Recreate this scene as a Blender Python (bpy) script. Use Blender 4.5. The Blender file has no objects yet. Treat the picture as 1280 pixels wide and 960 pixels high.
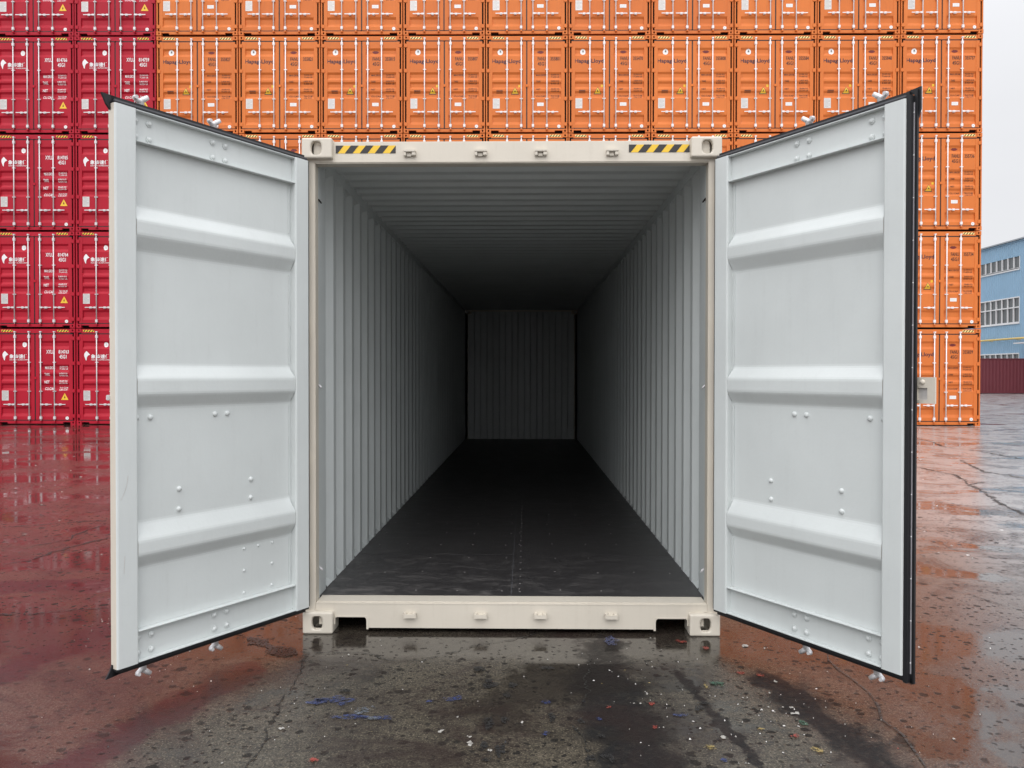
import bpy, bmesh, math, random
from mathutils import Vector, Matrix

random.seed(11)
scene = bpy.context.scene
col = scene.collection
R = math.radians

# ------------------------------------------------------------------ materials
def nodes_of(name):
    m = bpy.data.materials.new(name)
    m.use_nodes = True
    nt = m.node_tree
    return m, nt, nt.nodes['Principled BSDF']

def N(nt, typ, **kw):
    n = nt.nodes.new(typ)
    for k, v in kw.items():
        if k.startswith('i_'):
            key = k[2:]
            n.inputs[int(key) if key.isdigit() else key.replace('_', ' ')].default_value = v
        else:
            setattr(n, k, v)
    return n

def L(nt, a, b):
    nt.links.new(a, b)

def mixc(nt, fac, a, b, blend='MIX'):
    n = nt.nodes.new('ShaderNodeMix'); n.data_type = 'RGBA'; n.blend_type = blend
    for sock, v in ((n.inputs[0], fac), (n.inputs[6], a), (n.inputs[7], b)):
        if hasattr(v, 'links'):
            nt.links.new(v, sock)
        else:
            sock.default_value = v if not isinstance(v, tuple) or len(v) == 4 else (*v, 1)
    return n.outputs[2]

def ramp(nt, src, stops):
    n = nt.nodes.new('ShaderNodeValToRGB')
    e = n.color_ramp.elements
    e[0].position, e[0].color = stops[0][0], (*[stops[0][1]] * 3, 1)
    e[1].position, e[1].color = stops[-1][0], (*[stops[-1][1]] * 3, 1)
    for p, c in stops[1:-1]:
        x = e.new(p); x.color = (c, c, c, 1)
    nt.links.new(src, n.inputs[0])
    return n.outputs[0]

def math_(nt, op, a, b=None, clamp=False):
    n = nt.nodes.new('ShaderNodeMath'); n.operation = op; n.use_clamp = clamp
    for s, v in ((n.inputs[0], a), (n.inputs[1], b)):
        if v is None:
            continue
        if hasattr(v, 'links'):
            nt.links.new(v, s)
        else:
            s.default_value = v
    return n.outputs[0]

def noise(nt, vec, scale, detail=4, rough=.55, dist=0.0):
    n = N(nt, 'ShaderNodeTexNoise')
    n.inputs['Scale'].default_value = scale
    n.inputs['Detail'].default_value = detail
    n.inputs['Roughness'].default_value = rough
    n.inputs['Distortion'].default_value = dist
    if vec is not None:
        nt.links.new(vec, n.inputs['Vector'])
    return n.outputs['Fac']

def scaled(nt, vec, s):
    n = N(nt, 'ShaderNodeVectorMath', operation='MULTIPLY')
    nt.links.new(vec, n.inputs[0]); n.inputs[1].default_value = s
    return n.outputs[0]

def paint(name, c, rough=.42, dirt=.18, dirtc=(.12, .09, .07), batch=False, spec=.5, peel=.02):
    """Sprayed steel paint with faint mottling, run-off streaks and orange peel."""
    m, nt, p = nodes_of(name)
    pos = N(nt, 'ShaderNodeNewGeometry').outputs['Position']
    big = ramp(nt, noise(nt, pos, 1.7, 5, .6), [(.3, 0), (.75, 1)])
    c2 = tuple(x * .9 for x in c)
    base = mixc(nt, big, (*c, 1), (*c2, 1))
    if batch:       # every container left the spray booth on a different day
        off = N(nt, 'ShaderNodeVectorMath', operation='SUBTRACT'); L(nt, pos, off.inputs[0]); off.inputs[1].default_value = (-10.9835, 0, -.004)
        cell = N(nt, 'ShaderNodeVectorMath', operation='FLOOR'); L(nt, scaled(nt, off.outputs[0], (1 / 2.468, 0, 1 / 2.9168)), cell.inputs[0])
        wn_ = N(nt, 'ShaderNodeTexWhiteNoise', noise_dimensions='3D'); L(nt, cell.outputs[0], wn_.inputs['Vector'])
        base = mixc(nt, math_(nt, 'MULTIPLY', wn_.outputs['Value'], .9), base, (c[0] * .86, c[1] * .80, c[2] * .85, 1))
    st = noise(nt, scaled(nt, pos, (9, 9, .55)), 3.0, 6, .65)
    fine = noise(nt, pos, 26, 5, .7)
    f = math_(nt, 'MULTIPLY', ramp(nt, st, [(.52, 0), (.8, 1)]), ramp(nt, fine, [(.35, 0), (.7, 1)]))
    f = math_(nt, 'MULTIPLY', f, dirt)
    base = mixc(nt, f, base, (*dirtc, 1))
    L(nt, base, p.inputs['Base Color'])
    r = math_(nt, 'ADD', math_(nt, 'MULTIPLY', fine, .22), rough - .11)
    L(nt, r, p.inputs['Roughness'])
    p.inputs['Specular IOR Level'].default_value = spec
    b = N(nt, 'ShaderNodeBump'); b.inputs['Strength'].default_value = peel * 5; b.inputs['Distance'].default_value = .004
    L(nt, noise(nt, pos, 60, 3, .5), b.inputs['Height'])
    L(nt, b.outputs[0], p.inputs['Normal'])
    return m

def plain(name, c, rough=.5, spec=.5, metal=0.0, var=.12, scale=30):
    m, nt, p = nodes_of(name)
    pos = N(nt, 'ShaderNodeNewGeometry').outputs['Position']
    f = noise(nt, pos, scale, 4, .6)
    L(nt, mixc(nt, f, (*[x * (1 - var) for x in c], 1), (*[min(1, x * (1 + var)) for x in c], 1)), p.inputs['Base Color'])
    p.inputs['Roughness'].default_value = rough
    p.inputs['Specular IOR Level'].default_value = spec
    p.inputs['Metallic'].default_value = metal
    return m

M = {}
M['cream'] = paint('cream_paint', (.645, .592, .505), .4, .20, (.22, .17, .11))
M['liner'] = paint('pale_grey_paint', (.645, .678, .670), .38, .10)
M['orange'] = paint('orange_paint', (.70, .195, .042), .5, .35, batch=True, spec=.25)
M['crimson'] = paint('crimson_paint', (.455, .009, .028), .5, .35, batch=True, spec=.25)
M['maroon'] = paint('maroon_paint', (.13, .020, .028), .5, .2)
M['seal'] = plain('black_rubber', (.012, .012, .014), .45, .4)
M['sealgrey'] = plain('worn_rubber_lip', (.10, .10, .11), .5, .4)
M['sealrivet'] = plain('seal_rivet_strip', (.34, .33, .35), .5)
M['zinc'] = plain('galvanised_steel', (.66, .65, .66), .42, .5, .25, .1)
M['zincwhite'] = plain('white_coated_steel', (.80, .77, .77), .45, .5, 0, .06)
M['dark'] = plain('dark_hollow', (.012, .008, .008), .8, .1)
M['yellow'] = plain('hazard_yellow', (.82, .52, .035), .5)
M['paleyellow'] = plain('faded_yellow', (.95, .72, .26), .5)
M['black'] = plain('hazard_black', (.022, .020, .022), .5)
M['navy'] = plain('dark_blue_lettering', (.016, .006, .030), .5)
M['darkred'] = plain('dark_red_marking', (.16, .008, .010), .5)
M['brownmark'] = plain('brown_lettering', (.035, .008, .008), .5)
M['white'] = plain('white_marking', (.80, .80, .80), .5, var=.05)
M['plate'] = plain('aluminium_plate', (.60, .58, .56), .4, .5, .2, .2, 60)
M['steelrust'] = plain('dull_screw_steel', (.30, .28, .27), .4, .5, .5)

def floor_mat():
    m, nt, p = nodes_of('dark_plywood_floor')
    pos = N(nt, 'ShaderNodeNewGeometry').outputs['Position']
    grain = noise(nt, scaled(nt, pos, (14, 1.2, 1)), 4, 6, .7)
    c = mixc(nt, grain, (.022, .021, .022, 1), (.040, .037, .037, 1))
    sc = noise(nt, scaled(nt, pos, (2.2, 5.0, 1)), 2.2, 8, .75, .6)
    sep = N(nt, 'ShaderNodeSeparateXYZ'); L(nt, pos, sep.inputs[0])
    near = math_(nt, 'SUBTRACT', 1, math_(nt, 'MULTIPLY', sep.outputs[1], .45), True)
    scuff = math_(nt, 'MULTIPLY', ramp(nt, sc, [(.50, 0), (.66, 1)]), near)
    c = mixc(nt, math_(nt, 'MULTIPLY', scuff, math_(nt, 'SUBTRACT', .62, math_(nt, 'MULTIPLY', sep.outputs[0], .3))), c, (.15, .14, .135, 1))
    dots = N(nt, 'ShaderNodeTexVoronoi'); dots.inputs['Scale'].default_value = 22; L(nt, pos, dots.inputs['Vector'])
    d = math_(nt, 'LESS_THAN', dots.outputs['Distance'], .06)
    pick = N(nt, 'ShaderNodeSeparateColor'); L(nt, dots.outputs['Color'], pick.inputs[0])
    d = math_(nt, 'MULTIPLY', d, math_(nt, 'GREATER_THAN', pick.outputs[0], .84))
    c = mixc(nt, math_(nt, 'MULTIPLY', d, math_(nt, 'MULTIPLY', near, .8)), c, (.40, .38, .36, 1))
    L(nt, c, p.inputs['Base Color'])
    L(nt, math_(nt, 'ADD', math_(nt, 'MULTIPLY', sc, .3), .30), p.inputs['Roughness'])
    p.inputs['Specular IOR Level'].default_value = .55
    b = N(nt, 'ShaderNodeBump'); b.inputs['Strength'].default_value = .25; b.inputs['Distance'].default_value = .003
    L(nt, grain, b.inputs['Height']); L(nt, b.outputs[0], p.inputs['Normal'])
    return m
M['ply'] = floor_mat()

def line_mask(nt, pos, a, b, w, wob=.25, nsc=3.0):
    """1 inside a noisy band of half-width w along the ground segment a-b."""
    ax, ay = a; bx, by = b
    ln = math.hypot(bx - ax, by - ay); tx, ty = (bx - ax) / ln, (by - ay) / ln
    sep = N(nt, 'ShaderNodeSeparateXYZ'); L(nt, pos, sep.inputs[0])
    X = math_(nt, 'SUBTRACT', sep.outputs[0], ax); Y = math_(nt, 'SUBTRACT', sep.outputs[1], ay)
    t = math_(nt, 'ADD', math_(nt, 'MULTIPLY', X, tx), math_(nt, 'MULTIPLY', Y, ty))
    s = math_(nt, 'ABSOLUTE', math_(nt, 'SUBTRACT', math_(nt, 'MULTIPLY', X, -ty), math_(nt, 'MULTIPLY', Y, -tx)))
    n = math_(nt, 'MULTIPLY', math_(nt, 'SUBTRACT', noise(nt, pos, nsc, 7, .7), .5), wob * 2)
    s = math_(nt, 'ADD', s, n)
    over = math_(nt, 'MAXIMUM', math_(nt, 'SUBTRACT', 0, t), math_(nt, 'SUBTRACT', t, ln))
    s = math_(nt, 'ADD', s, math_(nt, 'MAXIMUM', over, 0))
    return ramp(nt, math_(nt, 'DIVIDE', s, w), [(.55, 1), (1.0, 0)])

def ground_mat():
    m, nt, p = nodes_of('wet_concrete')
    pos = N(nt, 'ShaderNodeNewGeometry').outputs['Position']
    sep = N(nt, 'ShaderNodeSeparateXYZ'); L(nt, pos, sep.inputs[0])
    x, y = sep.outputs[0], sep.outputs[1]
    n_big = noise(nt, pos, .55, 6, .6, .3)
    n_mid = noise(nt, pos, 2.6, 8, .68, .2)
    n_fine = noise(nt, pos, 24, 6, .75)
    n_grit = noise(nt, pos, 110, 3, .7)
    # dry cement tones, sand grains and dark pores
    n_mot = noise(nt, pos, 52, 4, .7)
    c = mixc(nt, ramp(nt, n_mid, [(.30, 0), (.70, 1)]), (.042, .034, .024, 1), (.100, .085, .062, 1))
    c = mixc(nt, ramp(nt, n_fine, [(.44, .0), (.60, .75)]), c, (.018, .015, .012, 1))
    c = mixc(nt, ramp(nt, n_mot, [(.50, 0), (.60, .8)]), c, (.014, .012, .010, 1))
    c = mixc(nt, ramp(nt, n_grit, [(.54, 0), (.66, .8)]), c, (.225, .190, .140, 1))
    east_sheen = ramp(nt, math_(nt, 'ADD', math_(nt, 'MULTIPLY', x, .08), math_(nt, 'MULTIPLY', n_big, .12)), [(.25, 0), (.45, .88)])  # sky sheen of the wet slab painted in as a paler base colour
    c = mixc(nt, east_sheen, c, (.40, .39, .38, 1))
    # red oxide dust and mud, plus the stacks' reflection painted into the colour
    ax = math_(nt, 'ABSOLUTE', x)
    side = ramp(nt, math_(nt, 'ADD', math_(nt, 'MULTIPLY', ax, .25), math_(nt, 'MULTIPLY', n_mid, .22)), [(.42, 0), (.56, 1)])
    mud_reflect = math_(nt, 'MULTIPLY', side, ramp(nt, n_big, [(.30, .45), (.60, 1)]))
    leftish = ramp(nt, math_(nt, 'ADD', math_(nt, 'MULTIPLY', x, -.04), .5), [(.26, .0), (.42, .55), (.60, 1)])
    mud_reflect = math_(nt, 'MULTIPLY', mud_reflect, leftish)
    c = mixc(nt, math_(nt, 'MULTIPLY', mud_reflect, .75), c, (.085, .024, .017, 1))
    s1 = line_mask(nt, pos, (-1.36, -.55), (-1.74, -1.8), .15, .22, 5)
    s2 = line_mask(nt, pos, (-2.30, .25), (-2.62, -.75), .17, .24, 5)
    s3 = line_mask(nt, pos, (-2.7, 1.1), (-4.6, .9), .22, .3, 4)
    c = mixc(nt, math_(nt, 'MULTIPLY', math_(nt, 'MAXIMUM', s1, math_(nt, 'MAXIMUM', s2, s3)), .85), c, (.040, .007, .010, 1))
    # old tyre and tar tracks
    t1 = line_mask(nt, pos, (.52, -.1), (.47, -.75), .16, .22, 6)
    t2 = line_mask(nt, pos, (.47, -.6), (.62, -2.6), .23, .24, 6)
    t3 = line_mask(nt, pos, (1.30, -.62), (1.62, -2.4), .13, .25, 6)
    t4 = line_mask(nt, pos, (.86, -.55), (1.02, -1.7), .035, .10, 8)
    tar = math_(nt, 'MAXIMUM', math_(nt, 'MAXIMUM', t1, t2), math_(nt, 'MAXIMUM', t3, t4))
    tar = math_(nt, 'MULTIPLY', tar, ramp(nt, n_fine, [(.28, .6), (.50, 1)]))
    c = mixc(nt, math_(nt, 'MULTIPLY', tar, .95), c, (.008, .008, .009, 1))
    # small pits and tar drops
    wob = N(nt, 'ShaderNodeTexNoise'); wob.inputs['Scale'].default_value = 30; L(nt, pos, wob.inputs['Vector'])
    wv = N(nt, 'ShaderNodeVectorMath', operation='SCALE'); L(nt, wob.outputs['Color'], wv.inputs[0]); wv.inputs['Scale'].default_value = .035
    pv = N(nt, 'ShaderNodeVectorMath', operation='ADD'); L(nt, scaled(nt, pos, (1, 1, 0)), pv.inputs[0]); L(nt, wv.outputs[0], pv.inputs[1])
    pits = None
    for sc_, cut, size in ((13, .62, .30), (27, .55, .32), (6, .86, .22)):
        v = N(nt, 'ShaderNodeTexVoronoi', voronoi_dimensions='2D'); v.inputs['Scale'].default_value = sc_; L(nt, pv.outputs[0], v.inputs['Vector'])
        sc2 = N(nt, 'ShaderNodeSeparateColor'); L(nt, v.outputs['Color'], sc2.inputs[0])
        r_ = math_(nt, 'MULTIPLY', math_(nt, 'SUBTRACT', sc2.outputs[0], cut), size / (1 - cut))
        one = ramp(nt, math_(nt, 'SUBTRACT', r_, v.outputs['Distance']), [(.0, 0), (.05, 1)])
        pits = one if pits is None else math_(nt, 'MAXIMUM', pits, one)
    pits = math_(nt, 'MULTIPLY', pits, ramp(nt, n_big, [(.32, .35), (.55, 1)]))
    c = mixc(nt, math_(nt, 'MULTIPLY', pits, .9), c, (.007, .0065, .006, 1))
    # standing water: flat patches with ragged rims between damp, gritty slab
    wn = noise(nt, scaled(nt, pos, (.75, 1.0, 1)), .95, 9, .62, .4)
    lift = math_(nt, 'MINIMUM', math_(nt, 'MULTIPLY', math_(nt, 'MAXIMUM', math_(nt, 'ADD', y, .4), 0), .010), .045)
    lift = math_(nt, 'SUBTRACT', lift, math_(nt, 'MULTIPLY', east_sheen, .09))
    wet = ramp(nt, math_(nt, 'ADD', wn, lift), [(.505, 0), (.575, 1)])
    apron = math_(nt, 'MULTIPLY', ramp(nt, math_(nt, 'ADD', math_(nt, 'ABSOLUTE', math_(nt, 'ADD', y, .12)), math_(nt, 'MULTIPLY', n_mid, .35)), [(.36, 1), (.55, 0)]),
                  ramp(nt, ax, [(1.25, 1), (1.9, 0)]))
    wet = math_(nt, 'MAXIMUM', wet, math_(nt, 'MULTIPLY', apron, .9))
    dry = math_(nt, 'SUBTRACT', 1, wet)
    c = mixc(nt, math_(nt, 'MULTIPLY', wet, .6), c, (.016, .012, .010, 1))
    blot = ramp(nt, noise(nt, pos, 1.3, 8, .72, .8), [(.36, .75), (.52, 0)])
    c = mixc(nt, blot, c, (.020, .011, .010, 1))
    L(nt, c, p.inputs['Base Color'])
    rough = math_(nt, 'ADD', math_(nt, 'MULTIPLY', dry, .15), .03)
    rough = math_(nt, 'ADD', rough, math_(nt, 'MULTIPLY', math_(nt, 'SUBTRACT', n_fine, .5), .14))
    p.inputs['Roughness'].default_value = .6
    p.inputs['Specular IOR Level'].default_value = .12
    far = ramp(nt, math_(nt, 'MULTIPLY', y, .1), [(.05, 0), (.6, 1)])
    cw = math_(nt, 'SUBTRACT', 1, math_(nt, 'MULTIPLY', dry, math_(nt, 'SUBTRACT', .30, math_(nt, 'MULTIPLY', far, .25))))
    cw = math_(nt, 'MULTIPLY', cw, math_(nt, 'SUBTRACT', 1, math_(nt, 'MULTIPLY', math_(nt, 'MAXIMUM', tar, pits), .75)))
    L(nt, cw, p.inputs['Coat Weight'])
    p.inputs['Coat IOR'].default_value = 1.6
    L(nt, math_(nt, 'MAXIMUM', rough, .03), p.inputs['Coat Roughness'])
    h = math_(nt, 'ADD', math_(nt, 'MULTIPLY', n_fine, .8), math_(nt, 'MULTIPLY', n_mid, 1.2))
    h = math_(nt, 'ADD', h, math_(nt, 'MULTIPLY', n_grit, .35))
    h = math_(nt, 'SUBTRACT', h, math_(nt, 'MULTIPLY', pits, .4))
    b = N(nt, 'ShaderNodeBump'); b.inputs['Strength'].default_value = .8; b.inputs['Distance'].default_value = .014
    L(nt, h, b.inputs['Height']); L(nt, b.outputs[0], p.inputs['Normal'])
    b2 = N(nt, 'ShaderNodeBump'); b2.inputs['Distance'].default_value = .008
    L(nt, math_(nt, 'ADD', math_(nt, 'MULTIPLY', dry, .30), .02), b2.inputs['Strength'])
    L(nt, h, b2.inputs['Height']); L(nt, b2.outputs[0], p.inputs['Coat Normal'])
    return m

def stain(name, c, cover=.5, scale=55, coat=.6):
    """Thin worn deposit on the slab: noise breaks it up so the concrete shows through."""
    m, nt, p = nodes_of(name)
    pos = N(nt, 'ShaderNodeNewGeometry').outputs['Position']
    f = noise(nt, pos, scale, 6, .75)
    L(nt, mixc(nt, noise(nt, pos, scale * 2.2, 3, .6), (*[x * .55 for x in c], 1), (*[x * 1.25 for x in c], 1)), p.inputs['Base Color'])
    L(nt, ramp(nt, f, [(cover - .07, 1), (cover + .05, 0)]), p.inputs['Alpha'])
    p.inputs['Roughness'].default_value = .55
    p.inputs['Coat Weight'].default_value = coat; p.inputs['Coat IOR'].default_value = 1.5; p.inputs['Coat Roughness'].default_value = .18
    b = N(nt, 'ShaderNodeBump'); b.inputs['Strength'].default_value = .4; b.inputs['Distance'].default_value = .006
    L(nt, f, b.inputs['Height']); L(nt, b.outputs[0], p.inputs['Normal']); L(nt, b.outputs[0], p.inputs['Coat Normal'])
    return m
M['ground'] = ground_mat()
M['crack'] = stain('crack_grime', (.009, .008, .007), .545, 60, .15)
M['joint'] = stain('joint_grime', (.035, .031, .028), .55, 40, .2)
M['tar'] = stain('tar_drops', (.012, .011, .011), .54, 70, .3)
M['blue_paint'] = stain('spilt_blue_paint', (.020, .034, .12), .51)
M['pale_blue'] = stain('washed_blue_paint', (.13, .15, .18), .47, 40)
M['green_paint'] = stain('spilt_green_paint', (.015, .075, .042), .53)
M['red_paint'] = stain('spilt_red_paint', (.26, .035, .022), .52)
M['yellow_paint'] = stain('spilt_yellow_paint', (.30, .22, .07), .48)
M['chip'] = plain('pale_paint_chips', (.30, .285, .26), .5)
M['siding'] = paint('blue_sheet_cladding', (.25, .41, .56), .5, .25, (.2, .22, .25))
M['glass'] = plain('dull_window_glass', (.09, .10, .105), .12, .6, 0, .35, 1.2)
M['frame_white'] = plain('white_window_bars', (.66, .67, .68), .5)
M['pipe'] = plain('yellow_gas_pipe', (.62, .45, .14), .5)
M['roofing'] = plain('grey_roof_sheet', (.30, .33, .36), .55)

# ------------------------------------------------------------------ mesh helpers
class MB:
    def __init__(s):
        s.v, s.f, s.mi, s.mats, s.sm = [], [], [], [], []
    def mid(s, m):
        if m not in s.mats: s.mats.append(m)
        return s.mats.index(m)
    def poly(s, pts, m, smooth=False):
        k = len(s.v); s.v += [tuple(p) for p in pts]
        s.f.append(tuple(range(k, k + len(pts)))); s.mi.append(s.mid(m)); s.sm.append(smooth)
    def faces(s, verts, faces, m, smooth=False):
        k = len(s.v); s.v += [tuple(p) for p in verts]; i = s.mid(m)
        for f in faces:
            s.f.append(tuple(a + k for a in f)); s.mi.append(i); s.sm.append(smooth)
    def box(s, lo, hi, m, bev=0.0):
        x0, y0, z0 = lo; x1, y1, z1 = hi
        if bev <= 0:
            vs = [(x0, y0, z0), (x1, y0, z0), (x1, y1, z0), (x0, y1, z0), (x0, y0, z1), (x1, y0, z1), (x1, y1, z1), (x0, y1, z1)]
            s.faces(vs, [(3, 2, 1, 0), (4, 5, 6, 7), (0, 1, 5, 4), (1, 2, 6, 5), (2, 3, 7, 6), (3, 0, 4, 7)], m)
        else:
            bm = bmesh.new(); bmesh.ops.create_cube(bm, size=1)
            for v in bm.verts:
                v.co = Vector(((x0 + x1) / 2 + v.co.x * (x1 - x0), (y0 + y1) / 2 + v.co.y * (y1 - y0), (z0 + z1) / 2 + v.co.z * (z1 - z0)))
            bmesh.ops.bevel(bm, geom=bm.edges[:], offset=bev, segments=2, affect='EDGES')
            bm.verts.index_update()
            s.faces([v.co[:] for v in bm.verts], [tuple(v.index for v in f.verts) for f in bm.faces], m)
            bm.free()
    def tube(s, a, b, r, m, n=10, r2=None, caps=True):
        a, b = Vector(a), Vector(b); d = (b - a).normalized()
        u = d.orthogonal().normalized(); w = d.cross(u); r2 = r if r2 is None else r2
        vs = [a + (u * math.cos(2 * math.pi * i / n) + w * math.sin(2 * math.pi * i / n)) * r for i in range(n)]
        vs += [b + (u * math.cos(2 * math.pi * i / n) + w * math.sin(2 * math.pi * i / n)) * r2 for i in range(n)]
        s.faces(vs, [(i, (i + 1) % n, n + (i + 1) % n, n + i) for i in range(n)], m, True)
        if caps:
            s.faces(vs, [tuple(range(n - 1, -1, -1)), tuple(range(n, 2 * n))], m)
    def dome(s, c, nrm, r, h, m, n=10):
        c, d = Vector(c), Vector(nrm).normalized()
        u = d.orthogonal().normalized(); w = d.cross(u)
        vs = []
        for k, (rr, hh) in enumerate(((1, 0), (.9, .5), (.55, .9))):
            vs += [c + (u * math.cos(2 * math.pi * i / n) + w * math.sin(2 * math.pi * i / n)) * r * rr + d * h * hh for i in range(n)]
        vs.append(c + d * h)
        fs = [(k * n + i, k * n + (i + 1) % n, (k + 1) * n + (i + 1) % n, (k + 1) * n + i) for k in (0, 1) for i in range(n)]
        fs += [(2 * n + i, 2 * n + (i + 1) % n, 3 * n) for i in range(n)]
        s.faces(vs, fs, m, True)
    def prism(s, pts, axis_vec, m):
        """closed planar outline pts extruded along axis_vec"""
        n = len(pts); a = [Vector(p) for p in pts]; e = Vector(axis_vec)
        vs = a + [p + e for p in a]
        s.faces(vs, [tuple(range(n - 1, -1, -1)), tuple(range(n, 2 * n))] + [(i, (i + 1) % n, n + (i + 1) % n, n + i) for i in range(n)], m)
    def mesh(s, name, xf=None):
        me = bpy.data.meshes.new(name)
        v = s.v if xf is None else [tuple(xf @ Vector(p)) for p in s.v]
        me.from_pydata(v, [], s.f)
        for m in s.mats: me.materials.append(m)
        me.polygons.foreach_set('material_index', s.mi)
        me.polygons.foreach_set('use_smooth', s.sm)
        bm = bmesh.new(); bm.from_mesh(me)
        bmesh.ops.remove_doubles(bm, verts=bm.verts, dist=1e-5)
        bmesh.ops.recalc_face_normals(bm, faces=bm.faces)
        bm.to_mesh(me); bm.free(); me.update()
        return me
    def build(s, name, parent=None, xf=None, loc=None):
        o = bpy.data.objects.new(name, s.mesh(name, xf)); col.objects.link(o)
        if parent is not None: o.parent = parent
        if loc is not None: o.location = loc
        return o

def empty(name, loc, rz=0.0):
    o = bpy.data.objects.new(name, None); o.empty_display_size = .3
    o.location = loc; o.rotation_euler = (0, 0, rz); col.objects.link(o)
    return o

def tag(o, label=None, cat=None, group=None, kind=None):
    for k, v in (('label', label), ('category', cat), ('group', group), ('kind', kind)):
        if v: o[k] = v
    return o

def link(name, me, parent, loc=None):
    o = bpy.data.objects.new(name, me); col.objects.link(o); o.parent = parent
    if loc is not None: o.location = loc
    return o

def text_mesh(name, body, width, height, mat, xl, zb, yfun, breaks=(), bold=0.0, narrow=None, align='LEFT', thick=True):
    """A line of lettering fitted to width x height with its lower left at (xl, zb), laid on the surface y = yfun(z)."""
    cu = bpy.data.curves.new(name, 'FONT'); cu.body = body; cu.resolution_u = 2; cu.offset = bold
    ob = bpy.data.objects.new(name, cu); col.objects.link(ob)
    dg = bpy.context.evaluated_depsgraph_get()
    me = bpy.data.meshes.new_from_object(ob.evaluated_get(dg))
    bpy.data.objects.remove(ob); bpy.data.curves.remove(cu)
    bm = bmesh.new(); bm.from_mesh(me); bpy.data.meshes.remove(me)
    if not bm.verts: raise RuntimeError('no glyphs for ' + body)
    xs = [v.co.x for v in bm.verts]; ys = [v.co.y for v in bm.verts]
    x0, x1, y0, y1 = min(xs), max(xs), min(ys), max(ys)
    for v in bm.verts:
        v.co = Vector((xl + (v.co.x - x0) / (x1 - x0) * width, 0, zb + (v.co.y - y0) / (y1 - y0) * height))
    for z in breaks:
        if zb < z < zb + height:
            bmesh.ops.bisect_plane(bm, geom=bm.verts[:] + bm.edges[:] + bm.faces[:], plane_co=(0, 0, z), plane_no=(0, 0, 1))
    for v in bm.verts: v.co.y = yfun(v.co.z)
    bm.verts.index_update()
    r = ([v.co[:] for v in bm.verts], [tuple(v.index for v in f.verts) for f in bm.faces], mat)
    bm.free()
    return r

def clip_x(poly, x0, x1):
    for lim, sgn in ((x0, 1), (x1, -1)):
        out = []
        for i in range(len(poly)):
            a, b = poly[i], poly[(i + 1) % len(poly)]
            ia, ib = (a[0] - lim) * sgn >= 0, (b[0] - lim) * sgn >= 0
            if ia: out.append(a)
            if ia != ib:
                t = (lim - a[0]) / (b[0] - a[0]); out.append((lim, a[1] + t * (b[1] - a[1])))
        poly = out
        if len(poly) < 3: return []
    return poly

def hazard(mb, x0, x1, z0, z1, y, n, duty, slant, yel, phase=0.0):
    mb.poly([(x0, y, z0), (x1, y, z0), (x1, y, z1), (x0, y, z1)], yel)
    per = (x1 - x0) / n
    for k in range(-2, n + 2):
        a = x0 + (k + phase) * per
        q = clip_x([(a, z0), (a + per * duty, z0), (a + per * duty + slant, z1), (a + slant, z1)], x0, x1)
        if q: mb.poly([(px, y - .0012, pz) for px, pz in q], M['black'])

def holed_face(mb, o, ux, uy, w, h, cx, cy, rw, rh, inward, th, m, n=16, back=None):
    """Rectangle o + ux*w x uy*h with a rounded slot of half-size rw x rh and a tube of depth th behind it."""
    o, ux, uy, nn = Vector(o), Vector(ux), Vector(uy), Vector(inward)
    hole = []
    for i in range(n):
        a = 2 * math.pi * (i + .5) / n
        ca, sa = math.cos(a), math.sin(a)
        ex = .78
        hole.append((cx + math.copysign(abs(ca) ** ex, ca) * rw, cy + math.copysign(abs(sa) ** ex, sa) * rh))
    P = lambda p, d=0.0: o + ux * p[0] + uy * p[1] + nn * d
    cor = [(w, h), (0, h), (0, 0), (w, 0)]
    q = n // 4
    for k in range(4):
        for i in range(q - 1):
            mb.poly([P(cor[k]), P(hole[k * q + i + 1]), P(hole[k * q + i])], m)
        a, b = hole[k * q + q - 1], hole[(k * q + q) % n]
        mb.poly([P(cor[k]), P(cor[(k + 1) % 4]), P(b), P(a)], m)
    for i in range(n):
        mb.poly([P(hole[i]), P(hole[(i + 1) % n]), P(hole[(i + 1) % n], th), P(hole[i], th)], m, True)
    if back is not None:
        mb.poly([P(h_, th) for h_ in hole], back)

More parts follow.
